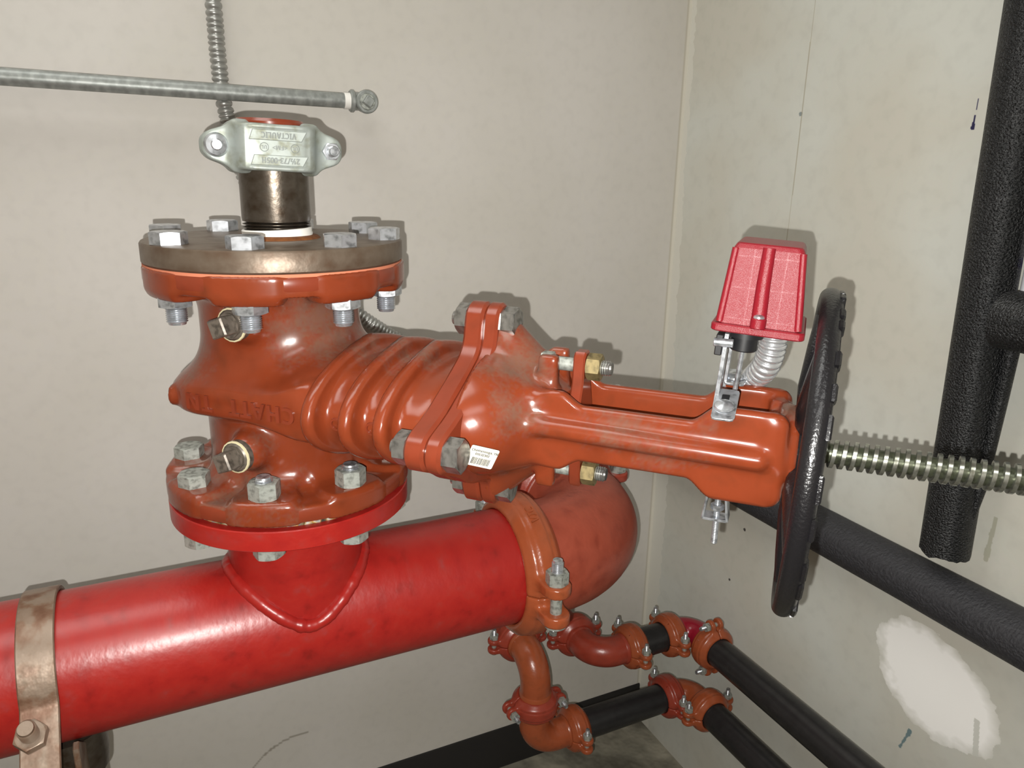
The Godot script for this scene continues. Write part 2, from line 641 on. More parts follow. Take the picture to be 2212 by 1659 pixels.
# bare board with a filled corner joint, a skimmed patch, ink runs and scuffs; u = z, v = y in metres
func wall_right_picture() -> ImageTexture:
	var W := 960
	var H := 1536
	var im := Image.create(W, H, false, Image.FORMAT_RGB8)
	var f := FastNoiseLite.new()
	f.seed = 5
	f.frequency = 2.2
	f.fractal_octaves = 4
	var e := FastNoiseLite.new()
	e.seed = 9
	e.frequency = 30.0
	e.fractal_octaves = 3
	var board := rgb(197, 198, 190)
	var tan_ := rgb(188, 183, 169)
	var joint := rgb(204, 202, 192)
	var white := rgb(248, 247, 244)
	var patch := PackedVector2Array([Vector2(0.182, 0.62), Vector2(0.215, 0.653), Vector2(0.25, 0.662), Vector2(0.30, 0.652), Vector2(0.345, 0.63), Vector2(0.372, 0.60), Vector2(0.385, 0.56), Vector2(0.372, 0.52), Vector2(0.34, 0.508), Vector2(0.30, 0.495), Vector2(0.262, 0.497), Vector2(0.225, 0.52), Vector2(0.197, 0.552), Vector2(0.185, 0.585)])
	for j in H:
		for i in W:
			var p := Vector2(-0.4 + 1.0 * i / W, 1.6 - 1.6 * j / H)
			var a := f.get_noise_2d(p.x, p.y)
			var b := e.get_noise_2d(p.x, p.y)
			var c := board.lerp(tan_, clampf(0.5 + a * 1.6, 0.0, 1.0) * 0.55)
			c = c.lerp(Color(c.r * 0.96, c.g * 0.96, c.b * 0.96), clampf(b * 0.9, 0, 1))
			var strip := -0.4 + 0.014 + 0.028 * clampf((1.35 - p.y) / 0.8, 0.0, 1.0) + b * 0.008
			if p.x < strip:
				c = joint
			if p.x > 0.12 and p.x < 0.42 and p.y > 0.44 and p.y < 0.7:
				var q := p + Vector2(b, e.get_noise_2d(p.y * 2.0, p.x)) * 0.006
				if Geometry2D.is_point_in_polygon(q, patch):
					var d := 1.0
					for k in patch.size():
						d = minf(d, seg_dist(q, patch[k], patch[(k + 1) % patch.size()]))
					c = c.lerp(white, clampf(0.35 + d * 40.0 + b * 0.3, 0.0, 1.0))
					if absf(p.x - (0.353 - (p.y - 0.55) * 0.15)) < 0.004 and p.y < 0.57:
						c = c.lerp(board, 0.8)
			if seg_dist(p, Vector2(0.192, 1.366), Vector2(0.192, 1.352)) < 0.0012 + 0.0016 * clampf((1.36 - p.y) / 0.008, 0, 1) or seg_dist(p, Vector2(0.193, 1.386), Vector2(0.1925, 1.374)) < 0.0006:
				c = rgb(34, 30, 66)
			if seg_dist(p, Vector2(0.252, 0.446), Vector2(0.262, 0.482)) < 0.003 + b * 0.003:
				c = c.lerp(rgb(76, 104, 112), 0.75)
			if seg_dist(p, Vector2(0.319, 0.86), Vector2(0.317, 0.80)) < 0.0035 + b * 0.002:
				c = c.lerp(rgb(150, 148, 128), 0.6)
			if (p - Vector2(-0.12, 0.64)).length() < 0.003 or (p - Vector2(-0.145, 0.52)).length() < 0.0025:
				c = rgb(70, 66, 62)
			if (p - Vector2(-0.101, 1.384)).length() < 0.0035:
				c = rgb(132, 140, 140)
			if absf(p.x - (-0.1 - 0.002 * sin(p.y * 3.0))) < 0.0009 and p.y > 1.15:
				c = c.lerp(rgb(150, 142, 122), 0.6)
			im.set_pixel(i, j, c)
	return ImageTexture.create_from_image(im)

func wall_back_picture() -> ImageTexture:
	var W := 768
	var H := 512
	var im := Image.create(W, H, false, Image.FORMAT_RGB8)
	var f := FastNoiseLite.new()
	f.seed = 15
	f.frequency = 1.6
	f.fractal_octaves = 4
	var e := FastNoiseLite.new()
	e.seed = 19
	e.frequency = 40.0
	e.fractal_octaves = 3
	for j in H:
		for i in W:
			var p := Vector2(-1.7 + 2.55 * i / W, 1.7 - 1.7 * j / H)
			var a := f.get_noise_2d(p.x, p.y)
			var b := e.get_noise_2d(p.x, p.y)
			var c := rgb(199, 195, 189).lerp(rgb(192, 188, 180), clampf(0.5 + a * 1.4, 0, 1))
			c = c.lerp(Color(c.r * 0.97, c.g * 0.97, c.b * 0.97), clampf(b * 0.9, 0, 1))
			var arc := (p - Vector2(0.05, 0.12)).length()
			if absf(arc - 0.12) < 0.0017 and p.x < 0.06 and p.y > 0.15:
				c = c.lerp(rgb(112, 106, 94), 0.6)
			if p.x > 0.838:
				c = rgb(206, 202, 190)
			elif absf(p.x - 0.836) < 0.0018:
				c = rgb(178, 172, 158)
			im.set_pixel(i, j, c)
	return ImageTexture.create_from_image(im)

# ------------------------------------------------------------------ bolts
# a bolt along +y of the frame: head below 0 is optional, nut and thread above
func hex_bolt(parent: Node, called: String, at: Transform3D, af: float, head: float, m: Material) -> MeshInstance3D:
	return part(parent, called, hexagon(af, head, true, false), m, at)

func hex_nut(parent: Node, called: String, at: Transform3D, af: float, h: float, r: float, stub: float, m: Material, label := "") -> MeshInstance3D:
	var n := part(parent, called, hexagon(af, h, true, true), m, at, label)
	if stub > 0.0:
		part(n, "stud_end", threaded(r, stub, 0.0021), M.zinc if m != M.dark_bolt else m, T(Vector3(0, h - 0.001, 0)))
	return n

# ------------------------------------------------------------------ the gate valve
var dust_noise := FastNoiseLite.new()
const PAINT := Color(0.2, 0.036, 0.0145)
const DUST := Color(0.15, 0.095, 0.068)

func valve_tint(p: Vector3, n: Vector3) -> Color:
	# dust lies in blotches on the shoulders behind the ribs, on the ledge and on the bonnet, as the photograph shows
	var spots := [[Vector3(0.07, 0.075, 0.02), 0.07, 1.0], [Vector3(-0.045, 0.02, 0.06), 0.045, 0.9], [Vector3(0.145, 0.06, 0.02), 0.045, 0.8], [Vector3(0.185, 0.06, 0.03), 0.04, 0.7], [Vector3(0.30, 0.06, 0.02), 0.05, 0.9], [Vector3(0.31, 0.02, 0.06), 0.035, 0.7], [Vector3(0.44, 0.015, 0.055), 0.05, 0.5], [Vector3(0.40, 0.012, 0.056), 0.04, 0.45], [Vector3(0.54, 0.04, 0.0), 0.035, 0.8], [Vector3(0.02, -0.098, 0.1), 0.075, 0.6], [Vector3(-0.07, -0.098, 0.06), 0.06, 0.6]]
	var m := 0.0
	for s in spots:
		m = maxf(m, (1.0 - (p - s[0]).length() / s[1]) * s[2])
	var k := dust_noise.get_noise_3dv(p * 30.0) * 0.45 + dust_noise.get_noise_3dv(p * 220.0) * 0.35
	var d := clampf((m + k - 0.1) * 1.1, 0.0, 0.7) if m > 0.0 else 0.0
	d = maxf(d, clampf((k - 0.3) * 0.8, 0.0, 0.18))
	return PAINT.lerp(DUST, d)

func sd_body(p: Vector3) -> float:
	var qx := p.x - 0.004
	var qz := p.z + 0.0045
	var r := sqrt(qx * qx + qz * qz)
	var d := maxf(r - 0.085, absf(p.y - 0.006) - 0.124)
	# seat pocket, a rounded slab that swells towards the bonnet
	var bx := absf(p.x - 0.017) - 0.107 + 0.06
	var bz := absf(p.z) - 0.1 + 0.06
	var d2 := sqrt(maxf(bx, 0) * maxf(bx, 0) + maxf(bz, 0) * maxf(bz, 0)) + minf(maxf(bx, bz), 0.0) - 0.06
	var hh := 0.0165 + (0.55 if p.y > 0.0 else 0.12) * clampf(-d2 - 0.004, 0.0, 0.06) + 0.012 * ramp(p.x, 0.02, 0.12)
	d = smin(d, smax(d2, (absf(p.y + 0.003) - hh) * 0.88, 0.009), 0.03 if p.y > 0.0 else 0.012)
	# bell with three ribs
	var e := (sqrt(p.y * p.y / (0.0435 * 0.0435) + p.z * p.z / (0.098 * 0.098)) - 1.0)
	e *= 0.0435 + 0.045 * clampf(absf(p.z) / 0.12, 0.0, 1.0)
	d = smin(d, smax(e, absf(p.x - 0.17) - 0.075, 0.02), 0.03)
	var er := maxf(e - 0.0145, 0.0)
	for xr in [0.121, 0.162, 0.199]:
		var dx := maxf(absf(p.x - xr) - 0.001, 0.0)
		d = smin(d, sqrt(er * er + dx * dx) - 0.0062, 0.009)
	# flanges with pads at the bolt holes
	var up := p.y > 0.0
	var fy := absf(p.y - 0.1225) - 0.0095 if up else absf(p.y + 0.1099) - 0.0088
	var fl := maxf(r - 0.1345, fy)
	var ang := fposmod(atan2(qz, qx) + deg_to_rad(24.5 + 22.5), deg_to_rad(45.0)) - deg_to_rad(22.5)
	var px := r * cos(ang) - 0.116
	var pz := r * sin(ang)
	var pr := sqrt(px * px + pz * pz) - 0.034
	var py := absf(p.y - 0.118) - 0.0135 if up else absf(p.y + 0.1067) - 0.012
	var pad := smax(smax(pr, r - 0.134, 0.004), py, 0.004)
	var bar := smax(fl, -0.2, 0.01)
	d = smin(d, smin(bar, pad, 0.008), 0.022)
	# plug bosses on the near side and the cast nub on the ledge
	if p.z > 0.02:
		d = smin(d, sd_cap(p, Vector3(0.026, 0.082, 0.03), Vector3(0.026, 0.082, 0.079), 0.02), 0.014)
		d = smin(d, sd_cap(p, Vector3(0.023, -0.054, 0.03), Vector3(0.023, -0.054, 0.085), 0.021), 0.012)
		var nb := p - Vector3(-0.066, -0.004, 0.0845)
		var ax := Vector3(-0.9, 0.0, 0.43)
		var h := nb.dot(ax)
		d = smin(d, smax((nb - ax * h).length() - 0.0115, absf(h) - 0.0075, 0.002), 0.003)
	return d

func sd_bonnet(p: Vector3) -> float:
	var az := absf(p.z)
	var d := 1.0
	# dome behind the flange
	var q := Vector3((p.x - 0.258) / 0.072, p.y / 0.063, p.z / 0.098)
	var l := q.length()
	d = (l - 1.0) * (0.072 if l < 1e-5 else l / Vector3(q.x / 0.072, q.y / 0.063, q.z / 0.098).length())
	d = smin(d, sd_cap(p, Vector3(0.262, 0.078, -0.012), Vector3(0.302, 0.042, -0.008), 0.022), 0.02)
	d = smin(d, sd_cap(p, Vector3(0.262, -0.076, 0.0), Vector3(0.30, -0.042, 0.0), 0.022), 0.02)
	d = smax(d, 0.262 - p.x, 0.002)
	# stuffing box
	d = smin(d, sd_box(p, Vector3(0.305, 0.0, 0.0), Vector3(0.03, 0.037, 0.046), 0.012), 0.018)
	d = smin(d, smax(sqrt(p.y * p.y + p.z * p.z) - 0.03, absf(p.x - 0.325) - 0.02, 0.004), 0.01)
	# lugs that hold the gland bolts, above and below
	var ay := absf(p.y)
	d = smin(d, sd_box(Vector3(p.x, ay, p.z), Vector3(0.326, 0.045, 0.017), Vector3(0.0095, 0.021, 0.0065), 0.004), 0.008)
	d = smin(d, sd_box(Vector3(p.x, ay, p.z), Vector3(0.326, 0.045, -0.017), Vector3(0.0095, 0.021, 0.0065), 0.004), 0.008)
	# yoke arms, wider at both ends, with a round rib along the outside
	var hy := 0.0268 + 0.0115 * (1.0 - ramp(p.x, 0.345, 0.368)) + 0.0155 * ramp(p.x, 0.463, 0.487)
	var arm := smax(smax(absf(p.y - 0.001) - hy, absf(az - 0.0395) - 0.006, 0.006), absf(p.x - 0.434) - 0.108, 0.012)
	d = smin(d, arm, 0.008)
	var rib := sd_cap(Vector3(p.x, p.y, az), Vector3(0.272, -0.004, 0.060), Vector3(0.305, 0.006, 0.050), 0.0085)
	rib = minf(rib, sd_cap(Vector3(p.x, p.y, az), Vector3(0.305, 0.006, 0.050), Vector3(0.523, 0.002, 0.047), 0.0088))
	d = smin(d, rib, 0.007)
	# cross head that carries the yoke nut
	var head := sd_box(p, Vector3(0.534, 0.001, 0.0), Vector3(0.009, 0.036, 0.045), 0.006)
	head = smax(head, -sd_box(p, Vector3(0.529, 0.045, 0.0), Vector3(0.009, 0.017, 0.021), 0.004), 0.005)
	d = smin(d, head, 0.008)
	d = smin(d, smax(sqrt(p.y * p.y + p.z * p.z) - 0.039, absf(p.x - 0.544) - 0.0085, 0.004), 0.008)
	return d

func star_polygon() -> PackedVector2Array:
	# the four-lobed joint between body and bonnet, as (-w, u)
	var out := PackedVector2Array()
	var lobes := [[Vector2(-0.006, 0.088), 90.0, 0.0195], [Vector2(0.121, -0.006), 0.0, 0.019], [Vector2(0.0, -0.084), -90.0, 0.0195], [Vector2(-0.121, 0.0), -180.0, 0.019]]
	var between := [[Vector2(0.018, 0.0635), Vector2(0.045, 0.0475), Vector2(0.072, 0.034), Vector2(0.097, 0.021)], [Vector2(0.098, -0.036), Vector2(0.07, -0.055), Vector2(0.045, -0.062), Vector2(0.024, -0.069)], [Vector2(-0.024, -0.069), Vector2(-0.05, -0.06), Vector2(-0.075, -0.045), Vector2(-0.1, -0.026)], [Vector2(-0.1, 0.026), Vector2(-0.075, 0.045), Vector2(-0.05, 0.06), Vector2(-0.028, 0.07)]]
	for k in 4:
		for s in 7:
			var a := deg_to_rad(lobes[k][1] + 75.0 - 150.0 * s / 6.0)
			out.append(lobes[k][0] + Vector2(cos(a), sin(a)) * lobes[k][2])
		for p in between[k]:
			out.append(p)
	for n in 2:
		var sm := PackedVector2Array()
		for k in out.size():
			var a := out[k]
			var b := out[(k + 1) % out.size()]
			sm.append(a.lerp(b, 0.25))
			sm.append(a.lerp(b, 0.75))
		out = sm
	var flip := PackedVector2Array()
	for p in out:
		flip.append(Vector2(-p.x, p.y))
	return flip

func text(words: String, size: float, depth: float, bold := true) -> TextMesh:
	var t := TextMesh.new()
	var f := SystemFont.new()
	f.font_names = PackedStringArray(["Droid Sans"])
	f.font_weight = 700 if bold else 400
	t.font = f
	t.text = words
	t.font_size = 32
	t.pixel_size = size / 24.0
	t.depth = depth
	t.curve_step = 1.0
	return t

func gate_valve() -> void:
	var frame := T(Vector3(0, VY, 0), Basis(Vector3.UP, deg_to_rad(-TH)))
	var v := thing("gate_valve", frame, "large orange-red gate valve with ribbed bell body and yoke on the riser", "valve")
	part(v, "body", sdf_mesh(sd_body, Vector3(-0.15, -0.13, -0.15), Vector3(0.25, 0.14, 0.15), 0.0027, valve_tint), M.valve)
	for f in [[0.1165, 0.132], [-0.1188, -0.1025]]:
		part(v, "flange_rim", lathe([Vector2(0.1, f[0]), Vector2(0.132, f[0]), Vector2(0.1342, f[0] + 0.0012), Vector2(0.1349, f[0] + 0.003), Vector2(0.1349, f[1] - 0.002), Vector2(0.1338, f[1]), Vector2(0.1, f[1])], 128), M.valve_plain, T(Vector3(0.004, 0, -0.0045)))
	part(v, "bonnet", sdf_mesh(sd_bonnet, Vector3(0.25, -0.115, -0.13), Vector3(0.56, 0.12, 0.13), 0.0024, valve_tint), M.valve)
	var star := prism(star_polygon(), 0.0198, 0.0028)
	var face := axes(Vector3(0, 0, -1), Vector3.UP)
	part(v, "body_flange", star, M.valve_plain, T(Vector3(0.2355, 0, 0), face))
	part(v, "bonnet_flange", prism(star_polygon(), 0.0155, 0.0028), M.valve_plain, T(Vector3(0.2557, 0, 0), face))
	# bonnet bolts
	for b in [Vector2(0.088, -0.006), Vector2(-0.006, 0.121), Vector2(-0.084, 0.0), Vector2(0.0, -0.121)]:
		var at := Vector3(0.2712, b.x, b.y)
		var bolt := part(v, "bonnet_bolt", hexagon(0.0275, 0.0145, true, false), M.dark_bolt, T(at, along(Vector3.RIGHT, 0.3)))
		hex_nut(bolt, "nut", T(Vector3(0, -0.0357, 0), Basis(Vector3.RIGHT, PI)), 0.0275, 0.013, 0.0085, 0.007, M.dark_bolt)
	# square-headed plugs on the near side
	for a in [Vector3(0.026, 0.082, 0.098), Vector3(0.023, -0.054, 0.105)]:
		var plug := part(v, "plug", lathe([Vector2(0, -0.01), Vector2(0.0165, -0.01), Vector2(0.0165, 0.0), Vector2(0.0135, 0.003), Vector2(0.0125, 0.003), Vector2(0.0125, 0.006), Vector2(0.0, 0.006)], 32), M.cast_steel, T(a, along(Vector3(0, 0, 1))), "dark steel pipe plug")
		part(plug, "square_head", plate(0.0092, 0.0092, 0.0015, 0.017, 0.0015), M.cast_steel, T(Vector3(0, 0.005, 0), axes(Vector3.RIGHT, Vector3(0, 0, -1)) * Basis(Vector3(0, 0, 1), 0.35)))
		part(plug, "thread_sealant", lathe([Vector2(0.0155, 0.0), Vector2(0.0173, 0.0), Vector2(0.017, 0.0016), Vector2(0.0155, 0.002)], 18), M.dope, T(Vector3(0, -0.0002, 0)))
	# raised casting letters, upside down on the ledge
	var word := text("CHATT   TN", 0.0175, 0.0035)
	part(v, "raised_lettering", word, M.valve_plain, T(Vector3(0.029, -0.002, 0.1012), Basis(Vector3(0, 0, 1), PI) * Basis.from_scale(Vector3(1.12, 1, 1))))
	for a in [Vector3(0.1415, -0.004, 0.0975), Vector3(0.1805, -0.003, 0.0975)]:
		part(v, "cast_dot", lathe([Vector2(0.0045, 0), Vector2(0.0068, 0), Vector2(0.0062, 0.0022), Vector2(0.0045, 0.0022), Vector2(0.0045, 0.0)], 24), M.valve_plain, T(a, along(Vector3(0.0, -0.1, 1))))
	# packing gland: follower bar, bolts with brass nuts
	var bar := PackedVector2Array([Vector2(-0.0105, 0.064), Vector2(-0.006, 0.069), Vector2(0.006, 0.069), Vector2(0.0105, 0.064), Vector2(0.013, 0.04), Vector2(0.024, 0.012), Vector2(0.024, -0.012), Vector2(0.013, -0.04), Vector2(0.0105, -0.062), Vector2(0.006, -0.067), Vector2(-0.006, -0.067), Vector2(-0.0105, -0.062), Vector2(-0.013, -0.04), Vector2(-0.024, -0.012), Vector2(-0.024, 0.012), Vector2(-0.013, 0.04)])
	part(v, "packing_gland", prism(bar, 0.0115, 0.0015), M.valve_plain, T(Vector3(0.3475, 0, 0), face))
	for u in [0.0545, -0.0525]:
		var gb := part(v, "gland_bolt", cyl(0.0066, 0.062, 0.001, 24), M.zinc_dull, T(Vector3(0.318, u, 0), along(Vector3.RIGHT)))
		part(gb, "bolt_head", hexagon(0.019, 0.011, true, false), M.zinc_dull, T(Vector3(0, -0.004, 0)))
		part(gb, "thread", threaded(0.0074, 0.033, 0.0021), M.dark_bolt, T(Vector3(0, 0.032, 0)))
		part(gb, "nut", hexagon(0.0225, 0.0135, true, true), M.brass, T(Vector3(0, 0.0415, 0), Basis(Vector3.UP, 0.25)), "brass nut")
	# stem, yoke nut, hand wheel
	var stem := part(v, "stem", screw(0.0126, 0.0089, 0.0079, 0.36), M.stem_steel, T(Vector3(0.43, 0.001, 0), along(Vector3.RIGHT)), "bright threaded steel stem")
	part(stem, "greasy_core", cyl(0.0089, 0.36, 0.0005, 32), M.stem_grease)
	part(stem, "smooth_shaft", cyl(0.0128, 0.11, 0.0005, 32), M.stem_steel, T(Vector3(0, -0.1, 0)))
	part(v, "yoke_nut", lathe([Vector2(0.014, 0.0), Vector2(0.031, 0.0), Vector2(0.031, 0.0035), Vector2(0.014, 0.0035)], 40), M.brass, T(Vector3(0.5522, 0.001, 0), along(Vector3.RIGHT)))
	hand_wheel(v)
	# maker's sticker beside the near bolt
	var st := part(v, "sticker", plate(0.0135, 0.0105, 0.0015, 0.0005, 0.0001), M.label, T(Vector3(0.292, -0.014, 0.096), Basis(Vector3(0, 0, 1), deg_to_rad(-24)) * Basis(Vector3(0, 1, 0), deg_to_rad(38))), "small cream barcode sticker")
	part(st, "town", text("Chattanooga, TN", 0.0021, 0.0001), M.ink, T(Vector3(0.0005, 0.0062, 0.00055)))
	part(st, "number", text("05532302", 0.0024, 0.0001), M.ink, T(Vector3(-0.0005, 0.0024, 0.00055)))
	var bars := []
	var rng := RandomNumberGenerator.new()
	rng.seed = 4
	var x := -0.0085
	while x < 0.0085:
		var w := rng.randf_range(0.0002, 0.0007)
		bars.append([box(Vector3(x, -0.0082, 0.0005), Vector3(x + w, -0.0012, 0.0006)), Transform3D()])
		x += w + rng.randf_range(0.0002, 0.0006)
	part(st, "barcode", join(bars), M.ink)

func hand_wheel(v: Node3D) -> void:
	var w := part(v, "hand_wheel", null, null, T(Vector3(0.5585, 0.0, 0), Basis(Vector3(0, 0, 1), deg_to_rad(-1.8)) * along(Vector3.RIGHT)), "black cast iron hand wheel")
	var prof := []
	for k in 25:
		var a := TAU * k / 24.0
		prof.append(Vector2(0.1352 + 0.0078 * sin(a), 0.0088 * cos(a) * -1.0 + 0.001))
	prof.reverse()
	var g := Geo.new()
	g.add(lathe(prof, 96), Transform3D())
	w.mesh = g.mesh()
	w.material_override = M.wheel
	var rng := RandomNumberGenerator.new()
	rng.seed = 12
	var a := 0.0
	while a < TAU - 0.1:
		var wide := rng.randf_range(0.05, 0.16)
		var n := 6
		var poly := PackedVector2Array()
		for k in n + 1:
			poly.append(Vector2.from_angle(a + wide * k / n) * 0.1415)
		for k in n + 1:
			poly.append(Vector2.from_angle(a + wide * (n - k) / n) * 0.1305)
		part(w, "raised_pad", prism(poly, 0.005, 0.0014), M.wheel, T(Vector3(0, 0.0062, 0), axes(Vector3.RIGHT, Vector3(0, 0, -1))))
		a += wide + rng.randf_range(0.03, 0.2)
	part(w, "hub", lathe([Vector2(0.0, -0.009), Vector2(0.034, -0.009), Vector2(0.036, -0.006), Vector2(0.032, 0.004), Vector2(0.026, 0.012), Vector2(0.0, 0.012)], 40), M.wheel)
	for k in 5:
		var d := Vector3(cos(TAU * k / 5 + 0.3), 0, sin(TAU * k / 5 + 0.3))
		var pts := PackedVector3Array([d * 0.028 + Vector3.UP * -0.002, d * 0.06 + Vector3.UP * -0.005, d * 0.1 + Vector3.UP * -0.003, d * 0.13])
		part(w, "spoke", sweep(pts, PackedFloat32Array([0.0095, 0.0085, 0.0075, 0.0075]), 14), M.wheel)

# ------------------------------------------------------------------ companion flange, nipple, top coupling
func riser_top() -> void:
	var at := T(Vector3(RX, 1.192, 0))
	var f := thing("companion_flange", at, "dark steel reducing flange bolted on top of the valve", "flange")
	part(f, "plate", lathe([Vector2(0, 0), Vector2(0.1325, 0), Vector2(0.1345, 0.002), Vector2(0.1345, 0.0196), Vector2(0.1332, 0.0216), Vector2(0.131, 0.0223), Vector2(0.045, 0.0226), Vector2(0.0, 0.0226)], 96), M.flange_steel)
	part(f, "gasket", lathe([Vector2(0.0, -0.003), Vector2(0.1338, -0.003), Vector2(0.1338, 0.0), Vector2(0.0, 0.0)], 96), M.gasket, Transform3D(), "terracotta gasket ring")
	part(f, "rust_ring", lathe([Vector2(0.036, 0.0222), Vector2(0.047, 0.0226), Vector2(0.044, 0.0252), Vector2(0.036, 0.0262)], 48), M.rust)
	for k in 8:
		var a := deg_to_rad(22.5 + 45.0 * k)
		var p := Vector3(cos(a), 0, sin(a)) * 0.116
		var bolt := part(f, "bolt", hexagon(0.0305, 0.0125, true, false), M.zinc, T(p + Vector3.UP * 0.0222, Basis(Vector3.UP, k * 0.37)))
		part(bolt, "shank", cyl(0.0085, 0.05, 0.0005, 20), M.zinc, T(Vector3(0, -0.06, 0)))
		hex_nut(bolt, "nut", T(Vector3(0, -0.0445, 0), Basis(Vector3.RIGHT, PI) * Basis(Vector3.UP, k * 0.5 + 0.2)), 0.0305, 0.0165, 0.0103, 0.019, M.zinc)
	var n := thing("steel_nipple", T(Vector3(RX + 0.002, 1.2146, 0)), "short bare steel pipe nipple threaded into the dark flange", "pipe nipple")
	part(n, "tube", lathe([Vector2(0.03, 0.018), Vector2(0.0352, 0.018), Vector2(0.0357, 0.021), Vector2(0.0357, 0.084), Vector2(0.03, 0.084)], 64), M.black_steel)
	part(n, "thread", threaded(0.0354, 0.021, 0.0032, 64), M.black_steel, T(Vector3(0, 0.0005, 0)))
	part(n, "sealing_tape", lathe([Vector2(0.034, 0.0), Vector2(0.0366, 0.0), Vector2(0.037, 0.003), Vector2(0.0364, 0.0045), Vector2(0.0366, 0.0082), Vector2(0.0357, 0.0092), Vector2(0.034, 0.0095)], 64), M.tape, T(Vector3(0, 0.001, 0), Basis(Vector3(0, 0, 1), 0.045)), "white sealing tape")
	top_coupling()

func sd_top_half(p: Vector3) -> float:
	# half housing facing +z, riser axis along y, ears along x
	var r := sqrt(p.x * p.x + p.z * p.z)
	var fr := smax(p.z - 0.0435 + 0.0022 * (1.0 - ramp(maxf(absf(p.x) - 0.012, absf(p.y)), 0.0165, 0.0205)), absf(p.x) - 0.0395, 0.014)
	var ring := smax(smax(r - 0.0535, fr, 0.01), 0.0365 - r, 0.002)
	ring = smax(ring, absf(p.y) - 0.0228, 0.005)
	# waist panels sunk between the raised rims
	var d := ring
	var ax := absf(p.x)
	var hy := 0.0228 - 0.0105 * clampf((ax - 0.0365) / 0.031, 0.0, 1.0)
	var ear := smax(smax(absf(p.y) - hy, absf(p.z - 0.0115) - 0.0085, 0.003), ax - 0.0708, 0.012)
	ear = smax(ear, 0.0365 - r, 0.002)
	d = smin(d, ear, 0.014)
	d = smax(d, 0.0015 - p.z, 0.001)
	var hole := sqrt((ax - 0.0565) * (ax - 0.0565) + p.y * p.y) - 0.006
	return smax(d, -hole, 0.001)

func top_coupling() -> void:
	var c := thing("pipe_coupling", T(Vector3(RX + 0.002, 1.3062, 0.0), Basis(Vector3(0, 0, 1), -0.035)), "silver zinc two-bolt pipe coupling with upside-down lettering above the steel nipple", "coupling")
	var half := sdf_mesh(sd_top_half, Vector3(-0.08, -0.03, -0.005), Vector3(0.08, 0.03, 0.06), 0.0013)
	var front := part(c, "housing", half, M.zinc_cast)
	part(c, "housing", half, M.zinc_cast, T(Vector3.ZERO, Basis(Vector3.UP, PI)))
	# raised pads and letters, fitted upside down
	var flip := Basis(Vector3(0, 0, 1), PI)
	var pad := PackedVector2Array([Vector2(-0.0285, -0.005), Vector2(0.0245, -0.005), Vector2(0.028, 0.005), Vector2(-0.023, 0.005)])
	part(front, "name_pad", prism(pad, 0.0016, 0.0006), M.zinc_cast, T(Vector3(0.0, 0.0118, 0.0404), flip))
	part(front, "size_pad", prism(pad, 0.0016, 0.0006), M.zinc_cast, T(Vector3(0.001, -0.0122, 0.0404), flip))
	part(front, "raised_name", text("VICTAULIC", 0.0058, 0.0022), M.zinc_letter_shade, T(Vector3(0.0005, 0.0118, 0.0422), flip * Basis.from_scale(Vector3(0.86, 1, 1))))
	part(front, "raised_size", text("2½/73-005H", 0.0058, 0.0022), M.zinc_letter_shade, T(Vector3(0.002, -0.0122, 0.0422), flip * Basis.from_scale(Vector3(0.86, 1, 1))))
	for x in [-0.0135, 0.0165]:
		part(front, "approval_ring", lathe([Vector2(0.0037, 0), Vector2(0.0045, 0), Vector2(0.0043, 0.0008), Vector2(0.0039, 0.0008), Vector2(0.0037, 0)], 28), M.zinc_letter_shade, T(Vector3(x, 0.0002, 0.041), along(Vector3(0, 0, 1))))
		part(front, "approval_letters", text("UL" if x < 0 else "UL", 0.0036, 0.0008), M.zinc_letter_shade, T(Vector3(x, 0.0002, 0.0413), flip))
	part(front, "approval_diamond", text("<FM>", 0.0044, 0.0008), M.zinc_letter_shade, T(Vector3(0.0015, 0.0002, 0.0413), flip))
	var b := part(c, "bolt", lathe([Vector2(0.0, 0.0), Vector2(0.0118, 0.0), Vector2(0.0118, 0.002), Vector2(0.0098, 0.0055), Vector2(0.0055, 0.0068), Vector2(0.0055, 0.0095), Vector2(0.0045, 0.0105), Vector2(0.0, 0.0105)], 32), M.zinc, T(Vector3(-0.0565, 0, 0.0188), along(Vector3(0, 0, 1))))
	part(b, "shank", cyl(0.0052, 0.045, 0.0005, 18), M.zinc, T(Vector3(0, -0.04, 0)))
	b = part(c, "bolt", cyl(0.0052, 0.05, 0.0008, 18), M.zinc, T(Vector3(0.0565, 0, -0.018), along(Vector3(0, 0, 1))))
	part(b, "nut", hexagon(0.0165, 0.0085, true, true), M.zinc, T(Vector3(0, 0.0372, 0)))
	part(b, "thread", threaded(0.0054, 0.012, 0.0016), M.zinc, T(Vector3(0, 0.045, 0)))
	var cap := thing("capped_pipe", T(Vector3(RX + 0.001, 1.318, 0), Basis(Vector3(0, 0, 1), -0.03)), "orange-red capped pipe end showing above the silver coupling", "pipe")
	part(cap, "shell", lathe([Vector2(0, 0), Vector2(0.0355, 0.0), Vector2(0.0355, 0.0135), Vector2(0.033, 0.0165), Vector2(0.0, 0.0185)], 48), M.valve_plain)

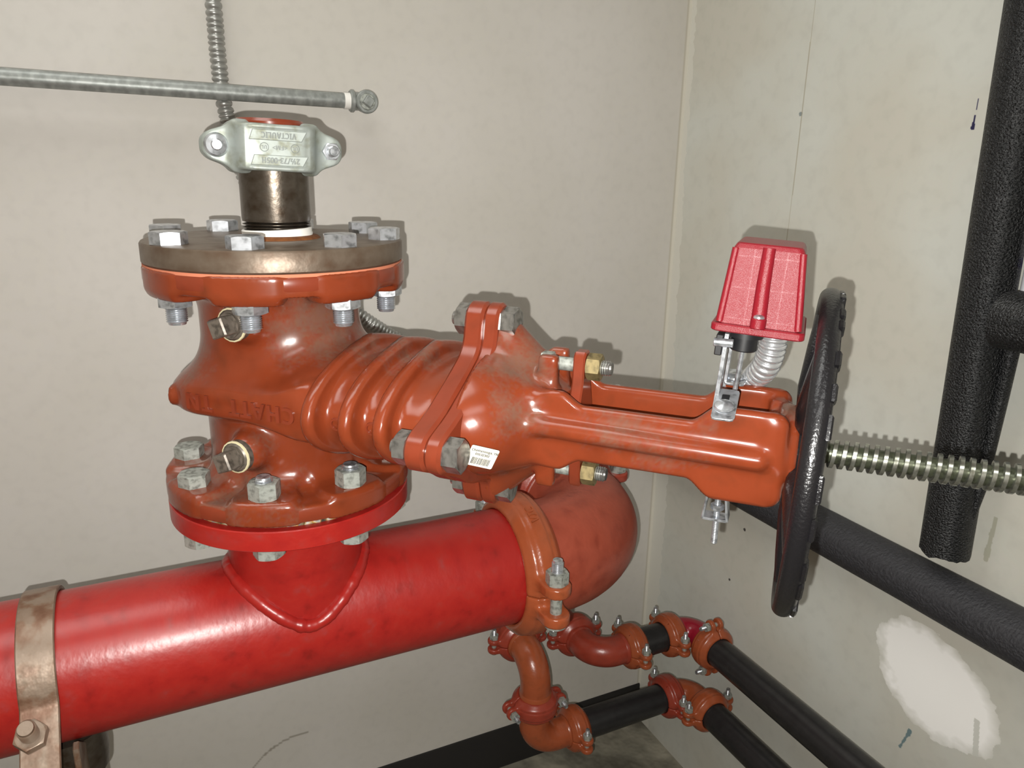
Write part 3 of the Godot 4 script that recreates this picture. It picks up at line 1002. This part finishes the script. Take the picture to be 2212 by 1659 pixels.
# ------------------------------------------------------------------ the red main
func red_main() -> void:
	var y := 0.755
	var m := thing("fire_main", T(Vector3(0, y, 0)), "big red fire main pipe with welded branch and red flange", "pipe")
	part(m, "pipe", lathe([Vector2(0.06, -1.55), Vector2(0.08, -1.55), Vector2(0.08, 0.294), Vector2(0.0785, 0.296), Vector2(0.06, 0.296)], 96), M.red, T(Vector3.ZERO, Basis(Vector3(0, 0, 1), -PI / 2)))
	part(m, "branch", lathe([Vector2(0.06, 0.0), Vector2(0.0778, 0.0), Vector2(0.0778, 0.158), Vector2(0.06, 0.158)], 96), M.red, Transform3D(Basis.from_scale(Vector3(1, 1, 0.965)), Vector3(RX, 0, 0)))
	var pts := PackedVector3Array()
	var rad := PackedFloat32Array()
	var ns := FastNoiseLite.new()
	ns.seed = 2
	ns.frequency = 0.35
	for k in 181:
		var a := TAU * k / 180.0
		var z := 0.0764 * sin(a)
		pts.append(Vector3(RX + 0.0788 * cos(a), sqrt(maxf(0.0805 * 0.0805 - z * z, 0.0)) + 0.0005, z))
		rad.append(0.0078 + 0.0014 * ns.get_noise_1d(k))
	part(m, "weld_bead", sweep(pts, rad, 12, false), M.red)
	part(m, "flange", lathe([Vector2(0.06, 0.154), Vector2(0.1335, 0.154), Vector2(0.1345, 0.155), Vector2(0.1345, 0.1755), Vector2(0.1335, 0.1766), Vector2(0.06, 0.1766)], 96), M.red, T(Vector3(RX, 0, 0)))
	part(m, "gasket", lathe([Vector2(0.06, 0.1766), Vector2(0.124, 0.1766), Vector2(0.1215, 0.1832), Vector2(0.06, 0.1832)], 96), M.gasket_old, T(Vector3(RX, 0, 0)), "old stained gasket")
	for k in 8:
		var a := deg_to_rad(22.5 + 45.0 * k)
		var p := Vector3(RX + cos(a) * 0.116, 0, sin(a) * 0.116)
		var up: bool = k in [3, 4]      # on the left two heads face up
		var top := 0.2072
		if up:
			var b := part(m, "bolt", hexagon(0.0285, 0.0135, true, false), M.zinc_dull, T(p + Vector3.UP * top, Basis(Vector3.UP, 0.3 + k)))
			hex_nut(b, "nut", T(Vector3(0, -0.0531, 0), Basis(Vector3.RIGHT, PI)), 0.0285, 0.0165, 0.009, 0.004, M.zinc_dull)
		else:
			var b := part(m, "bolt", hexagon(0.0285, 0.0125, true, false), M.zinc_dull, T(p + Vector3.UP * 0.154, Basis(Vector3.RIGHT, PI) * Basis(Vector3.UP, 0.4 + k)))
			hex_nut(b, "nut", T(Vector3(0, -(top - 0.154), 0), Basis(Vector3.RIGHT, PI) * Basis(Vector3.UP, 0.2 * k)), 0.0285, 0.018, 0.0092, 0.006, M.zinc_dull)

# ------------------------------------------------------------------ grooved couplings and fittings
# half a housing, pipe axis along x, split at y = 0, ears along +-z
func sd_half(p: Vector3, R: float, ro: float, hw: float, er: float, pad: float, ey0: float, ey1: float) -> float:
	var r := sqrt(p.y * p.y + p.z * p.z)
	var ax := absf(p.x)
	var out := ro - (ro - R) * 0.55 * ramp(ax, hw * 0.55, hw)
	out += (ro - R) * 0.12 * (1.0 - ramp(ax, hw * 0.3, hw * 0.42))
	var d := smax(smax(r - out, ax - hw, hw * 0.16), R + 0.0006 - r, 0.001)
	var az := absf(p.z)
	var q := sqrt(p.x * p.x + (az - er) * (az - er)) - pad
	var web := sd_box(Vector3(p.x, p.y, az), Vector3(0, (ey0 + ey1) / 2.0, (er + R) / 2.0), Vector3(pad, (ey1 - ey0) / 2.0, (er - R) / 2.0), 0.002)
	var ear := smax(q, absf(p.y - (ey0 + ey1) / 2.0) - (ey1 - ey0) / 2.0, 0.003)
	ear = minf(ear, web)
	ear = smax(ear, R + 0.0006 - r, 0.001)
	d = smin(d, ear, pad * 0.5)
	return smax(d, 0.0008 - p.y, 0.001)

func coupling(called: String, size: int, at: Transform3D, m: Material, label: String, nut_up := true) -> Node3D:
	# size 0 the small drains, 1 the main
	var R := [0.0275, 0.08][size] as float
	var ro := [0.0405, 0.0985][size] as float
	var hw := [0.0205, 0.0275][size] as float
	var er := [0.0475, 0.1145][size] as float
	var pad := [0.0118, 0.0185][size] as float
	var e0 := [0.0045, 0.0135][size] as float
	var e1 := [0.0135, 0.029][size] as float
	var key := "coup%d" % size
	if not cache.has(key):
		var big: float = er + pad + 0.006
		cache[key] = sdf_mesh(sd_half.bind(R, ro, hw, er, pad, e0, e1), Vector3(-hw - 0.006, -0.004, -big), Vector3(hw + 0.006, ro + 0.006, big), [0.0014, 0.0026][size])
	var c := thing(called, at, label, "coupling", "grooved pipe couplings")
	part(c, "housing", cache[key], m)
	part(c, "housing", cache[key], m, T(Vector3.ZERO, Basis(Vector3.RIGHT, PI)))
	var br := [0.0043, 0.0078][size] as float
	var af := [0.0145, 0.026][size] as float
	var nh := [0.0085, 0.0165][size] as float
	var stub := [0.0125, 0.0175][size] as float
	for s in [-1, 1]:
		var b := part(c, "bolt", cyl(br, e1 * 2.0 + 0.004, 0.0006, 18), M.zinc_dull, T(Vector3(0, -e1 - 0.002, er * s)))
		part(b, "head", lathe([Vector2(0, -0.001), Vector2(br * 1.2, -0.001), Vector2(br * 1.9, 0.002), Vector2(br * 1.9, 0.005), Vector2(0, 0.005)], 20), M.zinc_dull, T(Vector3(0, -br * 0.4, 0)))
		hex_nut(b, "nut", T(Vector3(0, e1 * 2.0 + 0.002, 0), Basis(Vector3.UP, 0.4 * s)), af, nh, br, stub, M.zinc_dull)
	return c

func elbow(called: String, a: Vector3, corner: Vector3, b: Vector3, r: float, R: float, m: Material, label: String) -> void:
	var t := thing(called, T(corner), label, "pipe elbow")
	var pts := bend(a - corner, Vector3.ZERO, b - corner, R)
	part(t, "body", sweep(pts, PackedFloat32Array([r]), 48), m)
	for e in [[a, corner], [b, corner]]:
		var d: Vector3 = (e[0] - e[1]).normalized()
		part(t, "end_band", lathe([Vector2(r * 0.9, 0), Vector2(r * 1.035, 0), Vector2(r * 1.05, 0.002), Vector2(r * 1.05, 0.019), Vector2(r * 0.99, 0.022)], 48), m, T((e[0] - e[1]) - d * 0.004, along(-d)))

func straight(called: String, a: Vector3, b: Vector3, r: float, m: Material, label: String, group := "", category := "pipe") -> Node3D:
	var t := thing(called, T(a), label, category, group)
	part(t, "tube", sweep(PackedVector3Array([Vector3.ZERO, (b - a) * 0.5, b - a]), PackedFloat32Array([r]), 48), m)
	return t

func drains() -> void:
	# 6 inch turn behind the valve
	var y := 0.755
	var ex := 0.468
	coupling("main_coupling", 1, T(Vector3(0.306, y, 0)), M.fitting, "large orange coupling joining the red main to the big elbow")
	elbow("main_elbow", Vector3(0.306, y, 0), Vector3(ex, y, 0), Vector3(ex, y, -0.165), 0.0815, 0.118, M.elbow_matt, "big matt orange-red elbow turning the main towards the wall")
	coupling("main_coupling", 1, T(Vector3(ex, y, -0.168), Basis(Vector3.UP, -PI / 2)), M.fitting_red, "large orange coupling behind the valve at the wall side of the big elbow")
	var vic := get_node("main_coupling")
	var up := Vector3(0, sin(1.15), cos(1.15))
	part(vic, "raised_letters", text("VIC", 0.0125, 0.003), M.fitting, T(up * 0.1006, Basis(Vector3(0, cos(1.15), -sin(1.15)), Vector3(-1, 0, 0), up)))
	straight("wall_stub_pipe", Vector3(ex, y, -0.17), Vector3(ex, y, -0.41), 0.08, M.red, "red pipe stub entering the wall behind the big elbow")
	# upper drain: wall -> elbow -> short black pipe -> elbow -> black pipe along the right wall
	var r := 0.0275
	var ya := 0.42
	var zx := -0.16
	var px := 0.773
	var turn := Basis(Vector3.UP, -PI / 2)
	var tilt := Basis(Vector3(0, 0, 1), PI / 2)
	straight("drain_wall_pipe", Vector3(0.552, ya, -0.41), Vector3(0.552, ya, -0.24), r, M.fitting_red, "short orange pipe stub from the wall to the upper drain elbow")
	coupling("drain_coupling", 0, T(Vector3(0.552, ya, -0.236), turn), M.fitting_red, "small orange coupling on the wall stub of the upper drain")
	elbow("drain_elbow", Vector3(0.552, ya, -0.236), Vector3(0.552, ya, zx), Vector3(0.633, ya, zx), r, 0.045, M.fitting_red, "small brick-red elbow of the upper drain under the main")
	coupling("drain_coupling", 0, T(Vector3(0.633, ya, zx)), M.fitting, "small orange coupling between brick-red elbow and short black pipe")
	straight("black_pipe", Vector3(0.633, ya, zx), Vector3(0.722, ya, zx), r, M.black_pipe, "short black pipe between two orange couplings of the upper drain", "black steel drain pipes")
	coupling("drain_coupling", 0, T(Vector3(0.722, ya, zx)), M.fitting, "small orange coupling between short black pipe and crimson elbow")
	elbow("drain_elbow", Vector3(0.722, ya, zx), Vector3(px, ya, zx), Vector3(px, ya, -0.092), r, 0.034, M.elbow_red, "small crimson elbow in the corner on the upper drain")
	coupling("drain_coupling", 0, T(Vector3(px, ya, -0.094), turn * Basis(Vector3.RIGHT, PI / 2)), M.fitting, "small orange coupling with bolts above and below, after the crimson elbow")
	straight("black_pipe", Vector3(px, ya, -0.09), Vector3(px, ya, 1.6), r, M.black_pipe, "upper long black pipe running along the right wall from the crimson elbow", "black steel drain pipes")
	# lower drain
	var yb := 0.281
	var x1 := 0.424
	straight("drain_wall_pipe", Vector3(0.422, 0.455, -0.41), Vector3(0.422, 0.455, -0.23), r, M.fitting_red, "short orange pipe stub from the wall to the lower drain")
	coupling("drain_coupling", 0, T(Vector3(0.422, 0.455, -0.224), turn), M.fitting_red, "small red-orange coupling under the main coupling on the lower drain stub")
	elbow("drain_elbow", Vector3(0.422, 0.455, -0.224), Vector3(x1, 0.455, -0.152), Vector3(x1, 0.368, -0.152), r, 0.05, M.fitting, "small glossy orange elbow bending down under the main coupling")
	coupling("drain_coupling", 0, T(Vector3(x1, 0.365, -0.154), Basis(Vector3(0, 1, 0), Vector3(0, 0, 1), Vector3(1, 0, 0))), M.fitting_red, "small red-orange upright coupling with bolts pointing into the room")
	elbow("drain_elbow", Vector3(x1, 0.365, -0.154), Vector3(x1, yb, -0.154), Vector3(0.512, yb, -0.154), r, 0.045, M.fitting, "small orange elbow at the bottom of the drain drop above the floor")
	coupling("drain_coupling", 0, T(Vector3(0.510, yb, -0.154)), M.fitting, "small orange coupling between bottom elbow and lower black pipe")
	straight("black_pipe", Vector3(0.512, yb, -0.154), Vector3(0.726, yb, -0.154), r, M.black_pipe, "black pipe along the back wall just above the floor", "black steel drain pipes")
	coupling("drain_coupling", 0, T(Vector3(0.727, yb, -0.154)), M.fitting_red, "small red-orange coupling at the corner end of the low black pipe")
	elbow("drain_elbow", Vector3(0.727, yb, -0.154), Vector3(px, yb, -0.154), Vector3(px, yb, -0.088), r, 0.034, M.fitting, "small orange elbow in the corner above the floor")
	coupling("drain_coupling", 0, T(Vector3(px, yb, -0.088), turn), M.fitting, "small orange coupling at the start of the lower long black pipe")
	straight("black_pipe", Vector3(px, yb, -0.085), Vector3(px, yb, 1.6), r, M.black_pipe, "lower long black pipe running along the right wall near the floor", "black steel drain pipes")

# ------------------------------------------------------------------ insulated lines on the right wall
func foam_tube(called: String, a: Vector3, b: Vector3, r: float, m: Material, label: String, ragged := false) -> Node3D:
	var t := thing(called, T(a), label, "pipe insulation", "black foam insulated pipes")
	var g := Geo.new()
	var seg := 40
	var n := 24
	var ns := FastNoiseLite.new()
	ns.seed = int(r * 10000) + int(a.y * 100)
	ns.frequency = 9.0
	var bs := along(b - a)
	var L := (b - a).length()
	for k in n + 1:
		for s in seg + 1:
			var an := TAU * (s % seg) / seg
			var e := bs.x * cos(an) + bs.z * sin(an)
			var rr := r * (1.0 + 0.02 * ns.get_noise_3d(cos(an) * 0.1, k * 0.04, sin(an) * 0.1))
			var y := L * k / n
			if ragged and k == n:
				y += 0.007 * ns.get_noise_2d(cos(an) * 2.0, sin(an) * 2.0)
			g.vert(bs.y * y + e * rr, e)
	for k in n:
		for s in seg:
			var b0 := k * (seg + 1) + s
			g.quad(b0, b0 + 1, b0 + seg + 2, b0 + seg + 1)
	part(t, "foam_sleeve", g.mesh(), m)
	part(t, "end_ring", lathe([Vector2(r * 0.6, 0.0), Vector2(r * 0.97, 0.0), Vector2(r * 0.97, 0.004), Vector2(r * 0.6, 0.004)], 40), m, T(b - a - bs.y * 0.008, bs))
	part(t, "end_ring", lathe([Vector2(0.0, 0.0), Vector2(r * 0.98, 0.0), Vector2(r * 0.98, 0.004), Vector2(0.0, 0.004)], 40), m, T(bs.y * 0.001, bs))
	part(t, "inner_pipe", cyl(r * 0.6, L - 0.012, 0.0005, 24), M.black_plastic, T(Vector3.ZERO, bs))
	return t

func insulated() -> void:
	foam_tube("insulated_pipe", Vector3(0.81, 0.7405, -0.388), Vector3(0.81, 0.7405, 1.5), 0.0355, M.foam_dull, "thick grey-black insulated pipe running level along the right wall")
	foam_tube("insulated_pipe", Vector3(0.802, 2.59, 0.24), Vector3(0.80, 0.808, 0.29), 0.0305, M.foam, "black foam insulated pipe hanging down the right wall, cut off raggedly below", true)
	part(get_node("insulated_pipe_001"), "split_flap", sweep(PackedVector3Array([Vector3(0.004, -1.475, 0.0795), Vector3(0.004, -1.56, 0.078), Vector3(0.002, -1.68, 0.077), Vector3(-0.001, -1.74, 0.074)]), PackedFloat32Array([0.009, 0.0085, 0.007, 0.003]), 16), M.foam)
	foam_tube("insulated_pipe", Vector3(0.824, 2.59, 0.322), Vector3(0.824, 1.09, 0.336), 0.019, M.foam, "second black foam insulated drop close behind the ragged one")
	foam_tube("insulated_pipe", Vector3(0.765, 1.133, 1.5), Vector3(0.765, 1.133, 0.328), 0.0335, M.foam, "black foam insulated branch pointing into the room beside the hanging drops")
	var p := thing("plastic_pipe", T(Vector3(0.834, 1.088, 0.3085)), "white plastic pipe with purple print between the foam drops", "pipe")
	part(p, "tube", cyl(0.009, 0.5, 0.001, 24), M.pex)
	part(p, "print_band", cyl(0.0092, 0.012, 0.0002, 24), M.pex_print, T(Vector3(0, 0.098, 0)))

# ------------------------------------------------------------------ conduit, small galvanized pipe
func conduit_path(ctrl: Array, r: float, amp: float, pitch: float) -> ArrayMesh:
	var pts := spline(ctrl, pitch / 8.0)
	var rad := PackedFloat32Array()
	for k in pts.size():
		var f := fposmod(k / 8.0, 1.0)
		rad.append(r - amp + amp * pow(absf(sin(PI * f)), 0.6))
	return sweep(pts, rad, 20)

func wall_lines() -> void:
	var V := func(s: float, u: float, w: float) -> Vector3:
		var c := cos(deg_to_rad(TH))
		var n := sin(deg_to_rad(TH))
		return Vector3(s * c - w * n, VY + u, s * n + w * c)
	var c := thing("flexible_conduit", Transform3D(), "dull steel flexible conduit hanging down the back wall behind the valve", "conduit")
	part(c, "armour", conduit_path([Vector3(0.0, 2.59, -0.388), Vector3(-0.004, 1.8, -0.388), Vector3(-0.001, 1.512, -0.388), Vector3(-0.0005, 1.433, -0.388), Vector3(0.004, 1.364, -0.388), Vector3(0.03, 1.25, -0.384), Vector3(0.105, 1.12, -0.383), Vector3(0.2, 1.041, -0.382), Vector3(0.28, 0.985, -0.37), Vector3(0.32, 0.96, -0.24), V.call(0.34, -0.03, -0.20)], 0.0118, 0.0032, 0.0115), M.flex)
	var d := thing("flexible_conduit", Transform3D(), "bright steel flexible conduit leaving the red switch box behind the yoke", "conduit")
	part(d, "armour", conduit_path([V.call(0.5215, 0.104, -0.022), V.call(0.521, 0.085, -0.024), V.call(0.517, 0.064, -0.034), V.call(0.507, 0.045, -0.056), V.call(0.494, 0.018, -0.078), V.call(0.472, -0.018, -0.105), V.call(0.42, -0.035, -0.14), V.call(0.34, -0.03, -0.20)], 0.0128, 0.0028, 0.0105), M.flex_bright)
	var y := 1.3927
	var z := -0.364
	var g := thing("galvanized_pipe", T(Vector3(0.1785, y - 0.0065, z)), "thin galvanized pipe with plugged elbow end along the back wall", "pipe")
	var e := Vector3(0.0275, -0.001, 0.0)
	var dirx := Vector3(-1, 0.0145, 0).normalized()
	part(g, "tube", sweep(PackedVector3Array([Vector3.ZERO, dirx, dirx * 1.85]), PackedFloat32Array([0.0112]), 32), M.galv)
	part(g, "tape_wrap", sweep(PackedVector3Array([Vector3(-0.005, 0, 0), Vector3(0.006, 0, 0)]), PackedFloat32Array([0.0121]), 32), M.tape, Transform3D(), "white sealing tape")
	var el := part(g, "elbow", join([[lathe([Vector2(0.009, 0.0), Vector2(0.0148, 0.0), Vector2(0.0165, 0.002), Vector2(0.0165, 0.0055), Vector2(0.0135, 0.0085), Vector2(0.0128, 0.03), Vector2(0.0, 0.03)], 36), T(Vector3(0.004, 0, 0), along(Vector3.RIGHT))], [lathe([Vector2(0.0, -0.015), Vector2(0.012, -0.0145), Vector2(0.0145, -0.006), Vector2(0.0145, 0.008), Vector2(0.0172, 0.011), Vector2(0.0172, 0.0155), Vector2(0.0155, 0.0175), Vector2(0.012, 0.0175)], 40), T(e, along(Vector3(0, 0, 1)))]]), M.galv)
	var pl := part(el, "plug", cyl(0.0118, 0.004, 0.0006, 32), M.zinc_dull, T(e + Vector3(0, 0, 0.0145), along(Vector3(0, 0, 1))))
	part(pl, "square_head", plate(0.0066, 0.0066, 0.0008, 0.011, 0.0008), M.galv, T(Vector3(0, 0.003, 0), axes(Vector3.RIGHT, Vector3(0, 0, -1)) * Basis(Vector3(0, 0, 1), -0.62)))

# ------------------------------------------------------------------ tamper switch on the yoke
func tamper() -> void:
	var frame := T(Vector3(0, VY, 0), Basis(Vector3.UP, deg_to_rad(-TH)))
	var t := thing("tamper_switch", frame, "red tamper switch box clamped on the valve yoke with zinc brackets", "switch")
	var tip := Basis(Vector3(0, 0, 1), deg_to_rad(-3.0))
	var at := T(Vector3(0.510, 0.1075, 0.004), tip)
	part(t, "base_plate", loft([[0.0, 0.0355, 0.043, 0.006, 0, 0], [0.001, 0.0365, 0.044, 0.006, 0, 0], [0.0055, 0.0365, 0.044, 0.006, 0, 0], [0.0065, 0.0355, 0.043, 0.006, 0, 0]]), M.cover_red, at)
	var cov := part(t, "cover", loft([[0.006, 0.0315, 0.038, 0.004, 0.0, 0], [0.0675, 0.0272, 0.033, 0.005, -0.001, 0], [0.0705, 0.0256, 0.0315, 0.005, -0.001, 0], [0.0715, 0.024, 0.03, 0.005, -0.001, 0]]), M.cover_red, at)
	var ridge := sweep(PackedVector3Array([Vector3(0.0, 0.006, 0.0375), Vector3(-0.001, 0.04, 0.0345), Vector3(-0.001, 0.069, 0.032)]), PackedFloat32Array([0.0062, 0.0056, 0.005]), 20)
	part(cov, "ridge", ridge, M.cover_red)
	for s in [-1, 1]:
		part(cov, "edge_rib", sweep(PackedVector3Array([Vector3(0.0305 * s, 0.007, 0.036), Vector3(0.0255 * s - 0.001, 0.067, 0.0312)]), PackedFloat32Array([0.0033, 0.003]), 14), M.cover_red)
	part(cov, "screw_boss", cyl(0.0062, 0.0085, 0.0008, 24), M.cover_red, T(Vector3(0, 0.006, 0.042)))
	part(cov, "screw", lathe([Vector2(0, 0), Vector2(0.0045, 0), Vector2(0.0042, 0.0016), Vector2(0.002, 0.0028), Vector2(0, 0.003)], 24), M.zinc, T(Vector3(0, 0.0145, 0.042)))
	# switch gland and rod
	part(t, "gland", lathe([Vector2(0, -0.012), Vector2(0.0105, -0.012), Vector2(0.0115, -0.011), Vector2(0.0115, 0.0), Vector2(0.015, 0.0), Vector2(0.015, 0.005), Vector2(0, 0.005)], 28), M.black_plastic, T(Vector3(0.4995, 0.0995, 0.012), tip), "black plastic gland")
	part(t, "gland_tab", plate(0.003, 0.009, 0.001, 0.028, 0.0008), M.black_plastic, T(Vector3(0.481, 0.0955, 0.01), tip))
	part(t, "rod", cyl(0.0021, 0.078, 0.0003, 16), M.zinc, T(Vector3(0.4925, 0.014, 0.008), along(Vector3(0.085, 1, 0.03))), "thin switch rod")
	part(t, "pivot_screw", cyl(0.0038, 0.016, 0.0006, 18), M.zinc, T(Vector3(0.4765, 0.0975, 0.0365), along(Vector3.RIGHT)))
	# two hanging straps with slotted feet over the yoke arms
	for s in [1, -1]:
		var b := part(t, "bracket", plate(0.0018, 0.0345, 0.0005, 0.017, 0.0003), M.zinc, T(Vector3(0.4842, 0.0705, 0.018 if s > 0 else -0.052), Basis(Vector3(0, 0, 1), deg_to_rad(-4))), "zinc angle strap")
		var foot := rounded_rect(0.0095, 0.021 if s > 0 else 0.02, 0.0035, 2)
		var lie := axes(Vector3.RIGHT, Vector3(0, 0.36 if s > 0 else 0.1, -0.93).normalized())
		var fp := part(b, "foot", prism(foot, 0.0022, 0.0004), M.zinc, Transform3D(Basis(Vector3(0, 0, 1), deg_to_rad(4)) * lie, Vector3(0.0092, -0.0245, 0.026 if s > 0 else 0.002)))
		part(fp, "slot", plate(0.0032, 0.0105, 0.001, 0.0002, 0.0001), M.black_plastic, T(Vector3(-0.001, 0.002 if s > 0 else 0.0, 0.0023)))
		part(fp, "carriage_bolt", lathe([Vector2(0, 0), Vector2(0.0084, 0), Vector2(0.0078, 0.0016), Vector2(0.0048, 0.0034), Vector2(0, 0.0042)], 28), M.zinc, T(Vector3(-0.0005, -0.004, 0.0026), along(Vector3(0, 0, 1))))
	# hook bolt under the yoke
	var u := part(t, "hook_clip", join([[plate(0.0011, 0.012, 0.0004, 0.017, 0.0003), T(Vector3(-0.0095, 0.01, -0.0085), Basis(Vector3(0, 0, 1), -0.12))], [plate(0.0011, 0.012, 0.0004, 0.017, 0.0003), T(Vector3(0.0095, 0.01, -0.0085), Basis(Vector3(0, 0, 1), 0.12))], [plate(0.0105, 0.0012, 0.0004, 0.017, 0.0003), T(Vector3(0, -0.0015, -0.0085))]]), M.zinc, T(Vector3(0.4905, -0.0665, 0.018)), "zinc channel clip")
	part(u, "hook_bolt", threaded(0.003, 0.058, 0.0016), M.zinc, T(Vector3(0.001, -0.028, 0)))
	part(u, "nut", hexagon(0.0105, 0.005, true, true), M.zinc, T(Vector3(0.001, 0.006, 0)))

# ------------------------------------------------------------------ clamp and stand that carry the main
func support() -> void:
	var cx := -0.265
	var y := 0.755
	var c := thing("pipe_clamp", T(Vector3(cx, y, 0)), "rusty grey steel strap clamp bolted round the red main", "pipe clamp")
	var r0 := 0.0812
	var th := 0.0055
	var path := PackedVector2Array()
	path.append(Vector2(-0.112, -0.17))
	path.append(Vector2(-0.1, -0.075))
	for k in 33:
		var a := deg_to_rad(188.0 - 180.0 * k / 32.0)
		path.append(Vector2(cos(a), sin(a)) * r0)
	path.append(Vector2(0.0845, 0.005))
	path.append(Vector2(0.128, -0.033))
	path.append(Vector2(0.185, -0.082))
	var strap := _ribbon(path, th)
	part(c, "strap", prism(strap, 0.0345, 0.0012, 30.0), M.strap_steel, T(Vector3(0.01725, 0, 0), Basis(Vector3(0, 0, 1), Vector3(0, 1, 0), Vector3(-1, 0, 0))))
	for s in [1]:
		var nd := Vector3(0, 0.8, 0.6).normalized()
		var b := part(c, "bolt", hexagon(0.026, 0.0125, true, true), M.strap_steel, T(Vector3(-0.006, -0.0065, 0.1065), along(nd, 0.3)))
		part(b, "stud", threaded(0.0085, 0.026, 0.0021), M.strap_steel, T(Vector3(0, 0.009, 0)))
		part(b, "shank", cyl(0.0065, 0.04, 0.0005, 16), M.dark_bolt, T(Vector3(0, -0.04, 0)))
	var back := PackedVector2Array([Vector2(0.028, -0.085), Vector2(0.068, -0.052), Vector2(0.078, -0.054), Vector2(0.084, -0.17), Vector2(0.03, -0.17)])
	part(c, "cradle_plate", prism(back, 0.006, 0.001), M.strap_steel, T(Vector3(0.026, 0, 0), Basis(Vector3(0, 0, 1), Vector3(0, 1, 0), Vector3(-1, 0, 0))))
	var st := thing("pipe_stand", T(Vector3(-0.258, 0, 0.0)), "dark steel post standing on the floor under the clamp", "pipe stand")
	part(st, "post", lathe([Vector2(0, 0.008), Vector2(0.03, 0.008), Vector2(0.03, 0.668), Vector2(0.0, 0.668)], 40), M.black_pipe)
	part(st, "saddle", lathe([Vector2(0, 0.62), Vector2(0.036, 0.62), Vector2(0.038, 0.64), Vector2(0.036, 0.674), Vector2(0, 0.674)], 40), M.black_steel)
	part(st, "foot_plate", box(Vector3(-0.08, 0, -0.08), Vector3(0.08, 0.008, 0.08)), M.strap_steel)

func _ribbon(path: PackedVector2Array, th: float) -> PackedVector2Array:
	var a := PackedVector2Array()
	var b := PackedVector2Array()
	for k in path.size():
		var t := (path[mini(k + 1, path.size() - 1)] - path[maxi(k - 1, 0)]).normalized()
		var n := Vector2(-t.y, t.x)
		if n.dot(path[k]) < 0.0:
			n = -n
		a.append(path[k])
		b.append(path[k] + n * th)
	b.reverse()
	a.append_array(b)
	return a

# ------------------------------------------------------------------ room
func room() -> void:
	struct("floor", box(Vector3(-1.85, -0.1, -0.55), Vector3(1.0, 0.0, 2.45)), M.floor)
	struct("ceiling", box(Vector3(-1.85, 2.6, -0.55), Vector3(1.0, 2.7, 2.45)), M.plain_wall)
	struct("wall_back", box(Vector3(-1.85, 0.0, -0.55), Vector3(1.0, 2.6, -0.4), 0, Vector4(-1.7, 0, 0.85, 1.7)), M.wall_back)
	struct("wall_right", box(Vector3(0.847, 0.0, -0.4), Vector3(1.0, 2.6, 2.45), 1, Vector4(-0.4, 0, 0.6, 1.6)), M.wall_right)
	struct("wall_left", box(Vector3(-1.85, 0.0, -0.4), Vector3(-1.7, 2.6, 2.45)), M.plain_wall)
	struct("wall_front", box(Vector3(-1.7, 0.0, 2.3), Vector3(0.847, 2.6, 2.45)), M.plain_wall)
	var p := PackedVector2Array([Vector2(0, 0), Vector2(0.006, 0), Vector2(0.0045, 0.006), Vector2(0.0035, 0.098), Vector2(0.002, 0.1016), Vector2(0, 0.1016)])
	var bb := struct("baseboard_back", prism(p, 2.54, 0.0002), M.base_vinyl)
	bb.transform = Transform3D(Basis(Vector3(0, 0, 1), Vector3(0, 1, 0), Vector3(-1, 0, 0)), Vector3(0.843, 0, -0.4))

func panel_light(at: Vector3, energy: float, label: String) -> void:
	var f := thing("ceiling_light", T(at), label, "lamp", "ceiling light panels")
	part(f, "housing", box(Vector3(-0.62, -0.03, -0.32), Vector3(0.62, 0.0, 0.32)), M.label)
	var glow := StandardMaterial3D.new()
	glow.emission_enabled = true
	glow.emission = Color(1.0, 1.0, 0.985)
	glow.emission_energy_multiplier = 1.5
	part(f, "diffuser", box(Vector3(-0.6, -0.04, -0.3), Vector3(0.6, -0.03, 0.3)), glow)
	var l := AreaLight3D.new()
	l.name = "panel_glow"
	l.area_size = Vector2(1.2, 0.6)
	l.light_energy = energy
	l.light_color = Color(1.0, 1.0, 0.985)
	l.area_range = 8.0
	l.shadow_enabled = true
	l.transform = T(Vector3(0, -0.045, 0), Basis(Vector3.RIGHT, -PI / 2))
	f.add_child(l)

func _ready() -> void:
	# camera
	var cam := Camera3D.new()
	cam.name = "camera"
	cam.fov = 54.228
	cam.near = 0.02
	var right := Vector3(0.90209972, 0.01784681, 0.43115843)
	var down := Vector3(-0.10327812, -0.96117815, 0.25587143)
	var fwd := Vector3(0.41898655, -0.27535077, -0.86523536)
	cam.transform = Transform3D(Basis(right, -down, -fwd), Vector3(-0.12, 1.29, 0.852))
	add_child(cam)
	cam.current = true
	var we := WorldEnvironment.new()
	we.name = "environment"
	var env := Environment.new()
	env.background_mode = Environment.BG_COLOR
	env.background_color = Color.BLACK
	env.tonemap_mode = Environment.TONE_MAPPER_LINEAR
	env.tonemap_exposure = 1.0
	env.sdfgi_enabled = true
	env.ssao_enabled = true
	env.ssil_enabled = true
	we.environment = env
	add_child(we)
	# the phone's flash, a few centimetres below and to the left of the lens
	var fl := AreaLight3D.new()
	fl.name = "phone_flash"
	fl.area_size = Vector2(0.004, 0.004)
	fl.light_energy = 1.1
	fl.light_color = Color(1.0, 0.99, 0.97)
	fl.area_range = 8.0
	fl.shadow_enabled = true
	fl.transform = Transform3D(cam.transform.basis, cam.position - right * 0.015 + down * 0.02)
	add_child(fl)
	dust_noise.seed = 8
	dust_noise.frequency = 1.0
	dust_noise.fractal_octaves = 3
	materials()
	panel_light(Vector3(-0.55, 2.6, 0.16), 0.8, "flat white light panel on the ceiling near the back wall")
	panel_light(Vector3(-0.5, 2.6, 1.6), 0.8, "flat white light panel on the ceiling near the front wall")
	room()
	red_main()
	gate_valve()
	riser_top()
	drains()
	insulated()
	wall_lines()
	tamper()
	support()
